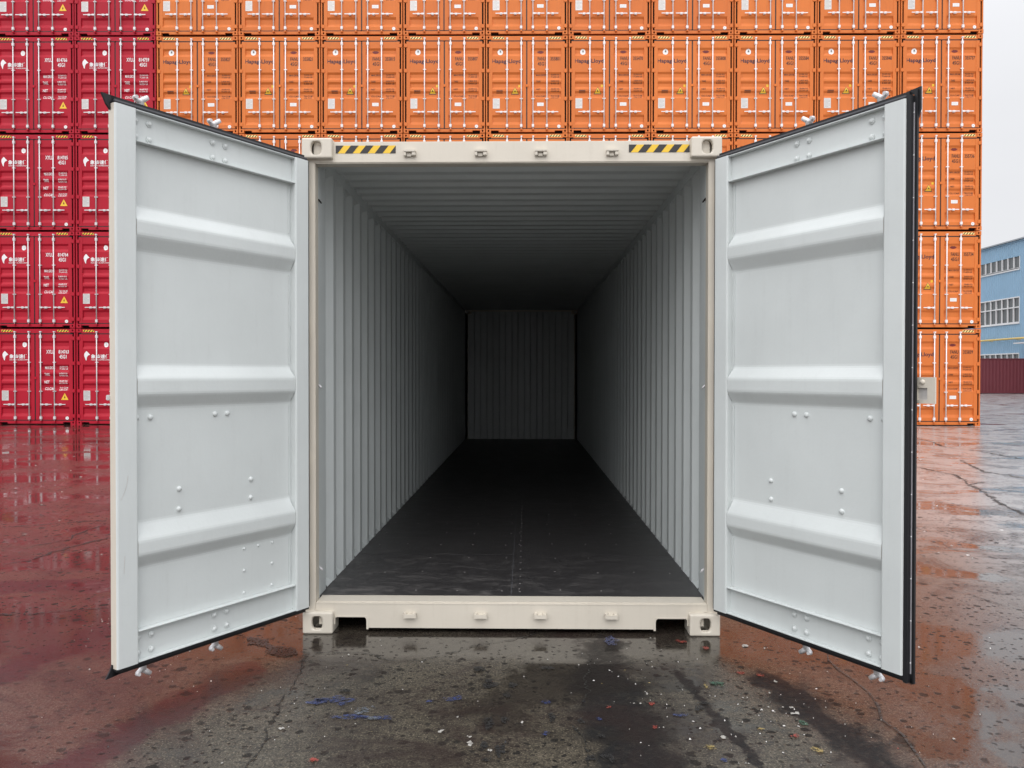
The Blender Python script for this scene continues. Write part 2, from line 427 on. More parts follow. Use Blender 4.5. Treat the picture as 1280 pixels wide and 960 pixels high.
def casting(mb, x0, x1, y0, y1, z0, z1, m, side, top, hollow=True):
    """ISO corner casting: slots in the end face, the outer side face and the top or bottom face. side = -1/+1 outer side."""
    hx = .0 if hollow else 0
    th = .03
    if hollow:
        holed_face(mb, (x0, y0, z0), (1, 0, 0), (0, 0, 1), x1 - x0, z1 - z0, (x0 + x1) / 2 - x0 + side * .004, (z1 - z0) / 2, .031, .040, (0, 1, 0), th, m)
        xs = x1 if side > 0 else x0
        holed_face(mb, (xs, y0, z0), (0, 1, 0), (0, 0, 1), y1 - y0, z1 - z0, .085, (z1 - z0) / 2, .040, .028, (-side, 0, 0), th, m)
        xi = x0 if side > 0 else x1
        mb.poly([(xi, y0, z0), (xi, y1, z0), (xi, y1, z1), (xi, y0, z1)], m)
        zt = z1 if top else z0
        holed_face(mb, (x0, y0, zt), (1, 0, 0), (0, 1, 0), x1 - x0, y1 - y0, (x1 - x0) / 2, (y1 - y0) / 2, .031, .058, (0, 0, -1 if top else 1), th, m)
        zb = z0 if top else z1
        mb.poly([(x0, y0, zb), (x1, y0, zb), (x1, y1, zb), (x0, y1, zb)], m)
        mb.poly([(x0, y1, z0), (x1, y1, z0), (x1, y1, z1), (x0, y1, z1)], m)
    else:
        holed_face(mb, (x0, y0, z0), (1, 0, 0), (0, 0, 1), x1 - x0, z1 - z0, (x1 - x0) / 2, (z1 - z0) / 2, .026, .034, (0, 1, 0), .045, m, 12, M['dark'])  # near-black cap puts the hole's shade into the colour
        mb.poly([(x0, y0, z0), (x0, y1, z0), (x0, y1, z1), (x0, y0, z1)], m)
        mb.poly([(x1, y0, z0), (x1, y1, z0), (x1, y1, z1), (x1, y0, z1)], m)
        mb.poly([(x0, y0, z0), (x1, y0, z0), (x1, y1, z0), (x0, y1, z0)], m)
        mb.poly([(x0, y0, z1), (x1, y0, z1), (x1, y1, z1), (x0, y1, z1)], m)
        mb.poly([(x0, y1, z0), (x1, y1, z0), (x1, y1, z1), (x0, y1, z1)], m)

HW, HT, LEN = 1.219, 2.896, 12.192

def corrugated(mb, x, depth, y0, y1, z0, z1, m_in, m_out, sgn, flat=.07, slope=.069, lead=.19):
    """Vertical-ribbed side sheet at |x| (inner flats), ribs going outwards by depth; inner and outer skins 4 mm apart."""
    ys = [(y0, 0.0), (y0 + lead, 0.0)]; y = y0 + lead
    while y + 2 * flat + 2 * slope < y1 - .1:
        ys += [(y + slope, depth), (y + slope + flat, depth), (y + 2 * slope + flat, 0.0), (y + 2 * slope + 2 * flat, 0.0)]
        y += 2 * slope + 2 * flat
    ys.append((y1, 0.0))
    for off, m in ((0.0, m_in), (.004, m_out)):
        for (a, da), (b, db) in zip(ys, ys[1:]):
            xa, xb = sgn * (x + da + off), sgn * (x + db + off)
            mb.poly([(xa, a, z0), (xb, b, z0), (xb, b, z1), (xa, a, z1)], m)

# ------------------------------------------------------------------ the open cream container (front face at y = 0, axis x = 0)
WI = 1.158
cont = empty('shipping_container', (0, 0, 0))
tag(cont, 'cream shipping container with both doors swung open showing its dark empty inside', 'shipping container')
CR, LI = M['cream'], M['liner']

fr = MB()
FY = .042                                     # header, posts and sill sit behind the castings' faces
for s in (-1, 1):                             # door posts
    a, b = sorted((s * 1.150, s * 1.214))
    fr.box((a, FY, .12), (b, FY + .075, 2.785), CR, .004)
    a, b = sorted((s * 1.154, s * 1.2135))
    fr.box((a, FY + .0755, .13), (b, FY + .11, 2.78), LI)
    a, b = sorted((s * 1.10, s * 1.216))      # far end posts
    fr.box((a, LEN - .12, .11), (b, LEN - .003, 2.785), CR)
    for z0, z1 in ((.012, .165), (2.805, 2.8905)):   # long side rails
        a, b = sorted((s * (1.164 if z0 > 1 else 1.168), s * 1.2165))
        fr.box((a, .165, z0), (b, LEN - .13, z1), CR if z0 < 1 else LI)
fr.box((-1.16, FY - .001, 2.757), (1.16, FY + .088, 2.884), CR, .006)   # header
# sill with the two pocket cut-outs
zt, zb, zn = .172, .027, .092
outline = [(-1.149, zt), (-1.149, .130), (-1.13, .130), (-1.13, zb + .02), (-1.035, zb + .02), (-1.035, zn - .012), (-1.023, zn), (-.865, zn), (-.853, zn - .012), (-.846, zb), (.846, zb), (.853, zn - .012), (.865, zn), (1.023, zn), (1.035, zn - .012), (1.035, zb + .02), (1.13, zb + .02), (1.13, .130), (1.149, .130), (1.149, zt)]
fr.prism([(x, FY - .0015, z) for x, z in outline], (0, .012, 0), CR)
fr.box((-1.149, FY + .0106, .1642), (1.149, .187, .1795), CR, .003)
fr.box((-1.149, FY - .0035, .1655), (1.149, FY + .0104, .1765), CR, .003)
for s in (-1, 1):                             # folded lips round each pocket
    a, b = sorted((s * .846, s * 1.038))
    fr.box((a, FY - .004, zn - .002), (b, FY + .05, zn + .006), CR)
    a, b = sorted((s * .838, s * .850))
    fr.box((a, FY - .005, zb - .008), (b, FY + .05, zn - .003), CR)
fr.box((-1.16, LEN - .15, 2.835), (1.16, LEN - .004, 2.888), CR)
fr.box((-1.13, LEN - .08, .03), (1.13, LEN - .004, .17), CR)
for k in range(26):                           # floor cross members
    fr.box((-1.165, .5 + k * .445, .03), (1.165, .545 + k * .445, .145), M['dark'])
fr.box((-1.1, .23, .025), (1.1, .25, .163), M['dark'])
fr.build('frame', cont)

for sx in (-1, 1):
    for y in (0, LEN - .162):
        for top in (0, 1):
            cb = MB()
            a, b = sorted((sx * (HW - .178), sx * HW))
            z0, z1 = (HT - .118, HT) if top else (0.0, .128)
            casting(cb, a, b, y, y + .162, z0, z1, CR, sx, top)
            ob = cb.build('corner_casting', cont)
            bv = ob.modifiers.new('edge', 'BEVEL'); bv.width = .011; bv.segments = 3; bv.limit_method = 'ANGLE'; bv.angle_limit = R(50)
for x in (-.59, -.175, .175, .59):
    for z, sg in ((2.811, 1), (.117, -1)):
        k = MB()
        k.box((x - .036, FY - .034, z + sg * .004), (x + .034, FY - .002, z + sg * .020), CR, .003)
        k.box((x - .036, FY - .030, z - .018), (x - .020, FY - .002, z + .006), CR, .003)
        k.box((x + .012, FY - .030, z - .016), (x + .034, FY - .002, z + .004), CR, .003)
        k.box((x - .018, FY - .016, z - .019), (x + .010, FY - .002, z + .003), CR, .002)
        k.build('cam_keeper', cont)
for x0 in (-1.027, .686):
    h = MB(); hazard(h, x0, x0 + .352, 2.8145, 2.860, FY - .0022, 4, .52, .036, M['yellow'], -.40)
    h.build('hazard_sticker', cont)

for s in (-1, 1):
    w = MB(); corrugated(w, 1.1645, .036, .150, LEN - .100, .148, 2.812, LI, CR, s)
    # turned-in tabs where the ribs meet the floor and the top rail
    y = .155 + .19
    while y < LEN - .5:
        for za, zb_ in ((.178, .212), (2.806, 2.775)):
            xa, xi = s * 1.1995, s * 1.166
            w.poly([(xi, y + .03, za), (xi, y + .178, za), (xa, y + .139, zb_), (xa, y + .069, zb_)], LI)
        y += .278
    w.build('side_wall', cont)
rf = MB()
y, pts = .13, [(.13, 0), (.30, 0)]
y = .30
while y < LEN - .35:
    pts += [(y + .045, .020), (y + .105, .020), (y + .150, 0), (y + .209, 0)]; y += .209
pts.append((LEN - .09, 0))
for off, m in ((0, LI), (.004, CR)):
    for (a, da), (b, db) in zip(pts, pts[1:]):
        rf.poly([(-1.172, a, 2.862 + da + off), (1.172, a, 2.862 + da + off), (1.172, b, 2.862 + db + off), (-1.172, b, 2.862 + db + off)], m)
rf.build('roof', cont)
ew = MB()
xs, x = [(-1.163, 0)], -1.12
while x < 1.0:
    xs += [(x, 0), (x + .025, .025), (x + .135, .025), (x + .16, 0), (x + .26, 0)]; x += .26
xs.append((1.163, 0))
xs = [(-1.163, 0)] + [q for q in xs[1:-1] if q[0] < 1.14] + [(1.163, 0)]
for off, m in ((0, LI), (.004, CR)):
    for (a, da), (b, db) in zip(xs, xs[1:]):
        ew.poly([(a, LEN - .07 + da + off - .05, .16), (b, LEN - .07 + db + off - .05, .16), (b, LEN - .07 + db + off - .05, 2.865), (a, LEN - .07 + da + off - .05, 2.865)], m)
ew.build('end_wall', cont)

fl = MB()
fl.box((-1.196, .1875, .148), (1.196, LEN - .05, .1755), M['ply'])
fl.box((-.0016, .19, .1756), (.0016, LEN - .13, .1764), M['sealgrey'])
for yb in (1.32, 3.72, 6.12, 8.5):
    for xa, xb in ((-1.16, -.62), (-.60, -.01), (.01, .57), (.59, 1.16)):
        if random.random() < .8: fl.box((xa, yb - .0014, .1756), (xb, yb + .0014, .1764), M['black'])
for k in range(26):
    for x in (-1.08, -.86, -.60, -.34, -.05, .05, .30, .56, .82, 1.08):
        if random.random() < .72:
            fl.dome((x + random.uniform(-.02, .02), .34 + k * .445 + random.uniform(-.03, .03), .1755), (0, 0, 1), .0065, .002, M['steelrust'], 8)
for k in range(20):
    fl.dome((.052, .30 + k * .19, .1755), (0, 0, 1), .0065, .002, M['steelrust'], 8)
fl.build('floor', cont)
for s in (-1, 1):
    for z, y in ((2.556, .135), (1.45, .135), (.35, .150)):
        r = MB(); c = Vector((s * 1.1535, y, z)); n = 12
        ring = [c + Vector((-s * .010 * (1 - math.cos(2 * math.pi * i / n)) * .8, .009 * math.sin(2 * math.pi * i / n), .011 * math.cos(2 * math.pi * i / n))) for i in range(n)]
        for i in range(n): r.tube(ring[i], ring[(i + 1) % n], .0042, M['zinc'] if z < 2 else M['dark'], 6, caps=False)
        r.build('lashing_ring', cont)

# --- the doors: local u along the leaf from the hinge edge, w towards the outside, z up
OPEN = R(59.0)
DZ0, DZ1, DW, DT = .163, 2.758, 1.185, .050
RIDGES = [(2.31, 2.245, 2.175, 2.102), (1.563, 1.500, 1.425, 1.362), (.816, .735, .666, .605)]
def leaf_matrix(s):
    du = Vector((s * math.cos(OPEN), -math.sin(OPEN), 0)); dw = Vector((s * math.sin(OPEN), math.cos(OPEN), 0))
    return Matrix(((du.x, dw.x, 0, s * 1.172), (du.y, dw.y, 0, -.010), (0, 0, 1, 0), (0, 0, 0, 1)))

for s in (-1, 1):
    X = leaf_matrix(s)
    d = MB()
    # vertical members: pale face inside, cream on the edges and the outside
    def member(u0, u1, z0, z1, rnd=.008):
        sec = [(u0, rnd), (u0 + rnd * .3, rnd * .3), (u0 + rnd, 0), (u1 - rnd, 0), (u1 - rnd * .3, rnd * .3), (u1, rnd)]
        for (a, wa), (b, wb) in zip(sec, sec[1:]):
            d.poly([(a, wa, z0), (b, wb, z0), (b, wb, z1), (a, wa, z1)], LI)
        edge_m = (CR, CR) if s < 0 else (CR, CR)
        d.poly([(u0, rnd, z0), (u0, DT, z0), (u0, DT, z1), (u0, rnd, z1)], CR if u0 < .01 else LI)
        d.poly([(u1, rnd, z0), (u1, DT, z0), (u1, DT, z1), (u1, rnd, z1)], CR if u1 > 1 else LI)
        d.poly([(u0, DT, z0), (u1, DT, z0), (u1, DT, z1), (u0, DT, z1)], CR)
        for z in (z0, z1):
            d.poly([(u0, rnd, z), (u0 + rnd, 0, z), (u1 - rnd, 0, z), (u1, rnd, z), (u1, DT, z), (u0, DT, z)], LI)
    member(0, .102, DZ0, DZ1); member(1.078, DW, DZ0, DZ1)
    # channel rails, open to the inside
    WB = .034
    for z0, z1 in ((2.607, 2.757), (.164, .315)):
        d.box((.1022, WB, z0), (1.0778, WB + .006, z1), LI)
        d.box((.1024, .0025, z1 - .0065), (1.0776, WB - .0005, z1 - .0005), LI, .002)
        d.box((.1024, .0025, z0 + .0005), (1.0776, WB - .0005, z0 + .0065), LI, .002)
        d.box((.1022, WB + .0065, z0), (1.0778, DT - .001, z1), CR)
    # ribbed panel
    WP = .040
    prof = [(2.6065, WP)]
    for r in RIDGES: prof += [(r[0], WP), (r[1], .003), (r[2], .003), (r[3], WP)]
    prof.append((.3155, WP))
    soft = [prof[0]]           # pressed steel: each fold is a small radius
    for (p0, p1, p2) in zip(prof, prof[1:], prof[2:]):
        l0 = math.hypot(p1[0] - p0[0], p1[1] - p0[1]); l2 = math.hypot(p2[0] - p1[0], p2[1] - p1[1])
        a_ = (p1[0] + (p0[0] - p1[0]) * .011 / l0, p1[1] + (p0[1] - p1[1]) * .011 / l0)
        b_ = (p1[0] + (p2[0] - p1[0]) * .011 / l2, p1[1] + (p2[1] - p1[1]) * .011 / l2)
        m_ = ((a_[0] + b_[0] + 2 * p1[0]) / 4, (a_[1] + b_[1] + 2 * p1[1]) / 4)
        soft += [a_, m_, b_]
    prof = soft + [prof[-1]]
    for (za, wa), (zb_, wb) in zip(prof, prof[1:]):
        uL = lambda w_: .104 + .018 * (w_ - .003) / (WP - .003)
        d.poly([(uL(wa), wa, za), (1.0775, wa, za), (1.0775, wb, zb_), (uL(wb), wb, zb_)], LI)
        d.poly([(.1235, wa + .004, za), (1.0775, wa + .004, za), (1.0775, wb + .004, zb_), (.1235, wb + .004, zb_)], CR)
        d.poly([(uL(wa), wa, za), (uL(wb), wb, zb_), (.1025, WP + .001, zb_), (.1025, WP + .001, za)], LI)
    # hinge-side fillet seam, visible as a raised line beside the panel
    for za, zb_ in ((2.60, 2.32), (2.09, 1.575), (1.35, .83), (.595, .32)):
        d.box((.118, WP - .006, zb_), (.124, WP, za), LI, .002)
    nrm = (0, -1, 0)
    for u, z in ((.99, 1.314), (1.062, 1.314), (.622, 1.315), (.546, 1.315)):
        d.dome((u, WP, z), nrm, .0145, .012, LI)
    for u, z in ((.834, .951), (.836, .851), (.391, .951), (.393, .851)):
        d.dome((u, WP, z), nrm, .0135, .011, LI)
    if s < 0:
        for u, z in ((.438, .58), (.342, .58), (.244, .58), (.439, .462), (.247, .464), (.439, .343), (.25, .343)):
            d.dome((u, WP, z), nrm, .0085, .007, LI, 8)
    for zz in ((2.713, 2.637), (.274, .201)):
        for u in (.558, .635, .994, 1.064):
            for z in zz:
                d.tube((u, WB, z), (u, WB - .005, z), .017, LI, 6)
                d.dome((u, WB - .005, z), nrm, .012, .008, LI, 8)
    if s < 0:      # light scrapes on the free-edge stile
        for pts in ([(1.165, .94), (1.150, .965), (1.135, 1.005), (1.128, 1.05)], [(1.150, .60), (1.146, .68)]):
            for (ua, za), (ub, zb_) in zip(pts, pts[1:]):
                d.poly([(ua, -.0006, za), (ua + .003, -.0006, za), (ub + .003, -.0006, zb_), (ub, -.0006, zb_)], M['plate'])
    leaf = d.build('door', cont, X)

    g = MB()   # rubber seal round the leaf
    SE, SG = M['seal'], M['sealgrey']
    g.box((.0, .010, DZ1 + .0006), (DW, .046, DZ1 + .010), SE)
    g.box((.0, .030, DZ1 + .010), (DW, .040, DZ1 + .036), SE)
    g.box((.0, .016, DZ1 + .010), (DW - .01, .026, DZ1 + .020), SG)
    g.box((.0, .006, DZ0 - .012), (DW, .046, DZ0 - .0006), SE)
    g.box((.0, .034, DZ0 - .034), (DW + (.0 if s < 0 else .03), .042, DZ0 - .012), SE)
    g.box((-.012, .012, DZ0), (-.0006, .040, DZ1), SE)
    if s > 0:
        g.box((DW + .0006, .008, DZ0 - .03), (DW + .020, .046, DZ1 + .012), SE)
        g.box((DW + .020, .034, DZ0 - .034), (DW + .036, .046, DZ1 + .036), SE)
        g.box((DW + .0203, .0305, DZ0 + .01), (DW + .0245, .0338, DZ1 - .02), M['sealrivet'])
        for k in range(14):
            g.dome((DW + .0225, .0305, DZ0 + .06 + k * .19), nrm, .0035, .003, M['white'], 6)
        g.prism([(DW - .10, .043, DZ1 + .034), (DW + .046, .043, DZ1 + .048), (DW + .046, .043, DZ1 - .05), (DW + .035, .043, DZ1 - .09), (DW + .02, .043, DZ1 + .02)], (0, .008, 0), SE)
    else:
        g.prism([(DW - .03, .030, DZ1 + .036), (DW + .044, .030, DZ1 + .038), (DW + .022, .030, DZ1 - .008), (DW + .003, .030, DZ1 - .030), (DW + .003, .030, DZ1 + .004)], (0, .012, 0), SE)
        g.prism([(DW - .03, .034, DZ0 - .012), (DW + .004, .034, DZ0 + .020), (DW + .014, .034, DZ0 - .006), (DW + .036, .034, DZ0 - .040), (DW - .03, .034, DZ0 - .034)], (0, .009, 0), SE)
    g.build('door_seal', leaf, X)

    Z = M['zinc']
    for u in (.582, .997):
        k = MB(); w0 = DT + .045
        k.tube((u, w0, DZ0 - .030), (u, w0, DZ1 + .030), .017, Z, 12)
        for z in (.274, .90, 1.315, 2.05, 2.675):
            k.box((u - .055, DT + .0005, z - .03), (u + .055, DT + .012, z + .03), Z, .003)
            k.box((u - .026, DT + .012, z - .022), (u + .026, w0 + .024, z + .022), Z, .006)
        for zz, sg in ((DZ1 + .036, 1), (DZ0 - .036, -1)):   # cam ends: hooked jaws standing clear of the leaf
            zz += sg * .022
            k.tube((u, w0, zz - sg * .055), (u, w0, zz + sg * .014), .018, Z, 12)
            k.dome((u, w0, zz + sg * .014), (0, 0, sg), .018, .010, Z, 12)
            k.tube((u + .004, w0, zz + sg * .012), (u - .030, w0 - .016, zz + sg * .040), .0145, Z, 10, .011)
            k.tube((u - .004, w0, zz + sg * .006), (u + .040, w0 - .014, zz + sg * .020), .0135, Z, 10, .010)
            k.tube((u + .038, w0 - .013, zz + sg * .022), (u + .044, w0 - .040, zz + sg * .018), .011, Z, 8, .009)
        k.build('lock_rod', leaf, X)
        hb = MB()
        hb.box((u - .38, w0 - .012, .88), (u + .02, w0 + .012, .915), Z, .005)
        hb.box((u - .40, w0 - .016, .87), (u - .30, w0 + .016, .925), Z, .006)
        hb.box((u - .20, DT + .001, .85), (u - .13, w0 + .022, .87), Z, .004)
        hb.build('lock_handle', leaf, X)
    for z in (.40, .98, 1.78, 2.52):
        hg = MB()
        hg.box((-.006, DT + .0005, z - .055), (.13, DT + .014, z + .055), CR, .004)
        hg.tube((-.014, DT - .012, z - .075), (-.014, DT - .012, z + .075), .014, CR, 10)
        hg.build('hinge', leaf, X)
    lb = MB()
    if s > 0:      # lock bracket plate standing out past the free edge, with a square opening and a bolt
        u0, u1, z0, z1, wa, wb = DW - .08, DW + .108, 1.392, 1.510, DT + .014, DT + .024
        q0, q1, r0, r1 = DW + .024, DW + .072, 1.408, 1.462
        O = [(u0, z0), (u1, z0), (u1, z1), (u0, z1)]; I = [(q0, r0), (q1, r0), (q1, r1), (q0, r1)]
        for i in range(4):
            j = (i + 1) % 4
            for w_ in (wa, wb): lb.poly([(O[i][0], w_, O[i][1]), (O[j][0], w_, O[j][1]), (I[j][0], w_, I[j][1]), (I[i][0], w_, I[i][1])], CR)
            for Q in (O, I): lb.poly([(Q[i][0], wa, Q[i][1]), (Q[j][0], wa, Q[j][1]), (Q[j][0], wb, Q[j][1]), (Q[i][0], wb, Q[i][1])], CR)
        lb.box((u0, wb, z0 + .002), (u1 - .03, wb + .05, z0 + .014), CR, .003)
        lb.box((q0 - .006, wb + .0005, r0 - .006), (q1 + .006, wb + .04, r1 + .006), M['plate'])
        lb.dome((DW + .050, wa, 1.488), nrm, .012, .008, CR, 14)
        lb.box((u0, DT + .0004, z0 + .01), (u0 + .06, wa, z1 - .01), CR)
    else:
        lb.box((DW - .06, DT + .0005, 1.40), (DW + .012, DT + .014, 1.425), Z, .003)
    lb.build('lock_bracket', leaf, X)

# ------------------------------------------------------------------ the stacked containers
SX, SY, PX, PZ, SYAW = -10.9835, 19.2916, 2.468, 2.9168, .0085

DTOP, DBOT = 2.722, .145
REC = [(.37, .43, .53, .61), (1.085, 1.145, 1.24, 1.32), (1.37, 1.43, 1.52, 1.59), (1.65, 1.71, 1.80, 1.87), (2.36, 2.42, 2.56, 2.65)]
PROF = [(DTOP, .020)]
for r in REC: PROF += [(HT - r[0], .020), (HT - r[1], .056), (HT - r[2], .056), (HT - r[3], .020)]
PROF.append((DBOT, .020))
BREAKS = [z for z, _ in PROF]
def surf(z):
    if z >= PROF[0][0] or z <= PROF[-1][0]: return .020
    for (za, ya), (zb_, yb) in zip(PROF, PROF[1:]):
        if zb_ <= z <= za: return ya + (yb - ya) * (za - z) / max(za - zb_, 1e-6)
    return .02
on_door = lambda lift: (lambda z: surf(z) - lift)

def drape(mb, xl, xr, z0, z1, m, lift=.003, step=.012):
    zs = sorted(set([z0, z1] + [z for z in BREAKS if z0 < z < z1] + [z0 + (z1 - z0) * i / max(1, int((z1 - z0) / step)) for i in range(1, max(1, int((z1 - z0) / step)))]))
    for a, b in zip(zs, zs[1:]):
        ya, yb = surf(a + 1e-7) - lift, surf(b - 1e-7) - lift
        p = [(xl(a), ya, a), (xr(a), ya, a), (xr(b), yb, b), (xl(b), yb, b)]
        if abs(xl(b) - xr(b)) < 1e-5: p = p[:3]
        if abs(xl(a) - xr(a)) < 1e-5: p = [p[0], p[2], p[3]]
        mb.poly(p, m)
def disc(mb, cx, dz, r, m, lift=.003, rx=None):
    rx = rx or r; z0 = HT - dz
    f = lambda z: rx * math.sqrt(max(0, 1 - ((z - z0) / r) ** 2))
    drape(mb, lambda z: cx - f(z), lambda z: cx + f(z), z0 - r, z0 + r, m, lift, r / 6)
def tri(mb, cx, dtop, w, h, m, lift):
    zt_ = HT - dtop
    drape(mb, lambda z: cx - w / 2 * (zt_ - z) / h, lambda z: cx + w / 2 * (zt_ - z) / h, zt_ - h, zt_, m, lift, .03)
def rect(mb, x0, x1, d0, d1, m, lift=.003):
    drape(mb, lambda z: x0, lambda z: x1, HT - d1, HT - d0, m, lift, .2)
X0 = -HW     # offsets below are measured from the container's left edge
def txt(mb, body, x0, x1, d0, d1, m, lift=.004, bold=.012):
    mb.faces(*text_mesh('lettering', body, x1 - x0, d1 - d0, m, X0 + x0, HT - d1, on_door(lift), BREAKS, bold))

def shared_meshes(paint_m, kind):
    S = {}
    f = MB()
    for s in (-1, 1):
        a, b = sorted((s * 1.181, s * 1.216))
        f.box((a, .012, .118), (b, .12, HT - .118), paint_m)
        a, b = sorted((s * 1.100, s * 1.1808))
        f.box((a, .065, .118), (b, .12, HT - .118), M['dark'])
        a, b = sorted((s * 1.08, s * 1.215))
        f.box((a, LEN - .12, .118), (b, LEN - .002, HT - .118), paint_m)
        for z0, z1 in ((.02, .16), (HT - .09, HT - .018)):
            a, b = sorted((s * 1.17, s * 1.2165))
            f.box((a, .163, z0), (b, LEN - .163, z1), paint_m)
        for y in (0, LEN - .162):
            for top in (0, 1):
                a, b = sorted((s * (HW - .150), s * HW))
                casting(f, a, b, y, y + .162, HT - .118 if top else 0, HT if top else .118, paint_m, s, top, False)
    f.box((-1.068, .014, HT - .142), (1.068, .12, HT - .012), paint_m)
    f.box((-1.0995, .080, .121), (1.0995, .098, HT - .143), M['dark'])
    o = [(-1.068, .118), (-1.068, .075), (-.842, .075), (-.838, .030), (.838, .030), (.842, .075), (1.068, .075), (1.068, .118)]
    f.prism([(x, .014, z) for x, z in o], (0, .06, 0), paint_m)
    f.box((-1.1, .10, .02), (1.1, .12, .118), M['dark'])
    f.box((-1.165, .13, .12), (1.165, LEN - .13, .15), M['dark'])
    f.box((-1.06, LEN - .1, .03), (1.06, LEN - .004, .15), paint_m)
    f.box((-1.06, LEN - .1, HT - .12), (1.06, LEN - .004, HT - .012), paint_m)
    S['frame'] = f.mesh('frame')
    for nm, s in (('wall_l', -1), ('wall_r', 1)):
        w = MB(); corrugated(w, 1.166, .036, .121, LEN - .121, .155, HT - .085, paint_m, paint_m, s)
        S[nm] = w.mesh('side_wall')
    r = MB(); r.box((-1.168, .125, HT - .035), (1.168, LEN - .11, HT - .016), paint_m); S['roof'] = r.mesh('roof')
    e = MB(); e.box((-1.075, LEN - .06, .151), (1.075, LEN - .03, HT - .125), paint_m); S['end'] = e.mesh('end_wall')
    for nm, s in (('door_l', -1), ('door_r', 1)):
        d = MB()
        e0, e1 = sorted((s * .019, s * 1.133))
        c0, c1 = (e0 + .105, e1 - .105)
        for a, b in ((e0, c0), (c1, e1)): d.box((a, .0135, DBOT), (b, .048, DTOP), paint_m)
        for (za, ya), (zb_, yb) in zip(PROF, PROF[1:]):
            d.poly([(c0, ya, za), (c1, ya, za), (c1, yb, zb_), (c0, yb, zb_)], paint_m)
            for x in (c0 + .0005, c1 - .0005):
                if ya != yb or ya > .03: d.poly([(x, .0138, za), (x, ya, za), (x, yb, zb_), (x, .0138, zb_)], paint_m)
        d.box((c0, .0465, DBOT), (c1, .0495, HT - 2.655), paint_m)
        if s > 0: d.box((-.034, -.004, HT - 1.525), (.05, .0133, HT - 1.455), paint_m)
        S[nm] = d.mesh('door')
        g = MB()
        g.box((e0, .020, DTOP + .0005), (e1, .045, DTOP + .031), M['seal'])
        g.box((e0, .020, DBOT - .026), (e1, .045, DBOT - .0005), M['seal'])
        a, b = sorted((s * .0005, s * .0185)); g.box((a, .024, DBOT), (b, .045, DTOP), M['seal'])
        S['seal' + nm[-2:]] = g.mesh('door_seal')
        hg = MB(); a, b = sorted((s * 1.105, s * 1.205))
        hg.box((a, -.002, -.045), (b, .0118, .045), paint_m)
        hg.tube((s * 1.155, .012, -.06), (s * 1.155, .012, .06), .014, paint_m, 8)
        S['hinge' + nm[-2:]] = hg.mesh('hinge')
        hb = MB(); W_ = M['zincwhite'] if kind == 'o' else M['zinc']
        zc = HT - 2.285
        hb.box(*[tuple(q) for q in zip(*[sorted(t) for t in ((0, s * .34), (-.046, -.034), (zc - .011, zc + .013))])], W_)
        hb.box(*[tuple(q) for q in zip(*[sorted(t) for t in ((s * .14, s * .21), (-.040, .018), (zc - .030, zc + .026))])], W_)
        hb.box(*[tuple(q) for q in zip(*[sorted(t) for t in ((0, s * .08), (-.050, -.030), (zc - .024, zc + .024))])], W_)
        S['handle' + nm[-2:]] = hb.mesh('lock_handle')
    W_ = M['zincwhite'] if kind == 'o' else M['zinc']
    k = MB()
    k.tube((0, -.024, HT - 2.80), (0, -.024, HT - .092), .0165, W_, 10)
    for dz in (.245, 2.69):
        k.box((-.034, -.042, HT - dz - .045), (.034, .0135, HT - dz + .045), W_, .006)
    for dz in (1.016, 1.888):
        k.box((-.045, -.030, HT - dz - .012), (.045, .0135, HT - dz + .012), W_)
    for z in (HT - .10, HT - 2.80): k.box((-.022, -.050, z - .018), (.030, .013, z + .018), W_ if z > 1 else paint_m)
    S['rod'] = k.mesh('lock_rod')
    yel = M['paleyellow'] if kind == 'o' else M['yellow']
    h = MB(); hazard(h, 0, .335, HT - .102, HT - .040, .0118, 4, .42, .05, yel); S['hazard'] = h.mesh('hazard_sticker')
    p = MB(); rect(p, X0 + .205, X0 + .41, 1.87, 2.17, M['plate'], .004)
    for i in range(7): rect(p, X0 + .225, X0 + (.39 if i % 3 else .34), 1.895 + i * .037, 1.903 + i * .037, M['steelrust'], .0046)
    S['data_plate'] = p.mesh('data_plate')
    c = MB(); disc(c, X0 + 2.18, 2.70, .05, M['white'], .004); disc(c, X0 + 2.18, 2.70, .02, M['plate'], .0047); S['round_sticker'] = c.mesh('round_sticker')
    t = MB()
    if kind == 'o':
        txt(t, 'Hapag-Lloyd', .18, 1.045, .70, .852, M['navy'], bold=.020)
    else:
        txt(t, '象屿速传', .44, 1.005, .775, .905, M['white'], bold=.022)
        txt(t, 'XIANGYU SUPERCHAIN', .44, 1.005, .925, .960, M['white'], bold=.01)
        head = [(.23, .80), (.245, .74), (.30, .675), (.33, .70), (.36, .735), (.41, .785), (.375, .80), (.345, .815), (.315, .86), (.305, .91), (.30, .965), (.275, .945), (.262, .90), (.245, .86)]
        t.poly([(X0 + a, .0205 - .004, HT - b) for a, b in head], M['white'])
    S['company_lettering'] = t.mesh('company_lettering')
    w = MB()
    tm = M['brownmark'] if kind == 'o' else M['white']
    rows = [('MAX.GROSS', '32,500 KG', '71,650 LB', 1.14), ('TARE', '3,820 KG', '8,420 LB', 1.34), ('NET', '28,680 KG', '63,230 LB', 1.57), ('CU.CAP.', '76.4 CU.M', '2,700 CU.FT', 1.77)]
    for lab, v1, v2, dz in rows:
        hgt = .085 if kind == 'r' else .05
        txt(w, lab, 1.50, 1.50 + (.30 if len(lab) > 5 else .15 if kind == 'r' else .13), dz, dz + hgt, tm, bold=.015)
        txt(w, v1, 1.94, 2.19, dz - .01, dz + .040, tm, bold=.012); txt(w, v2, 1.94, 2.19, dz + .055, dz + .105, tm, bold=.012)
    S['weight_lettering'] = w.mesh('weight_lettering')
    g = MB()
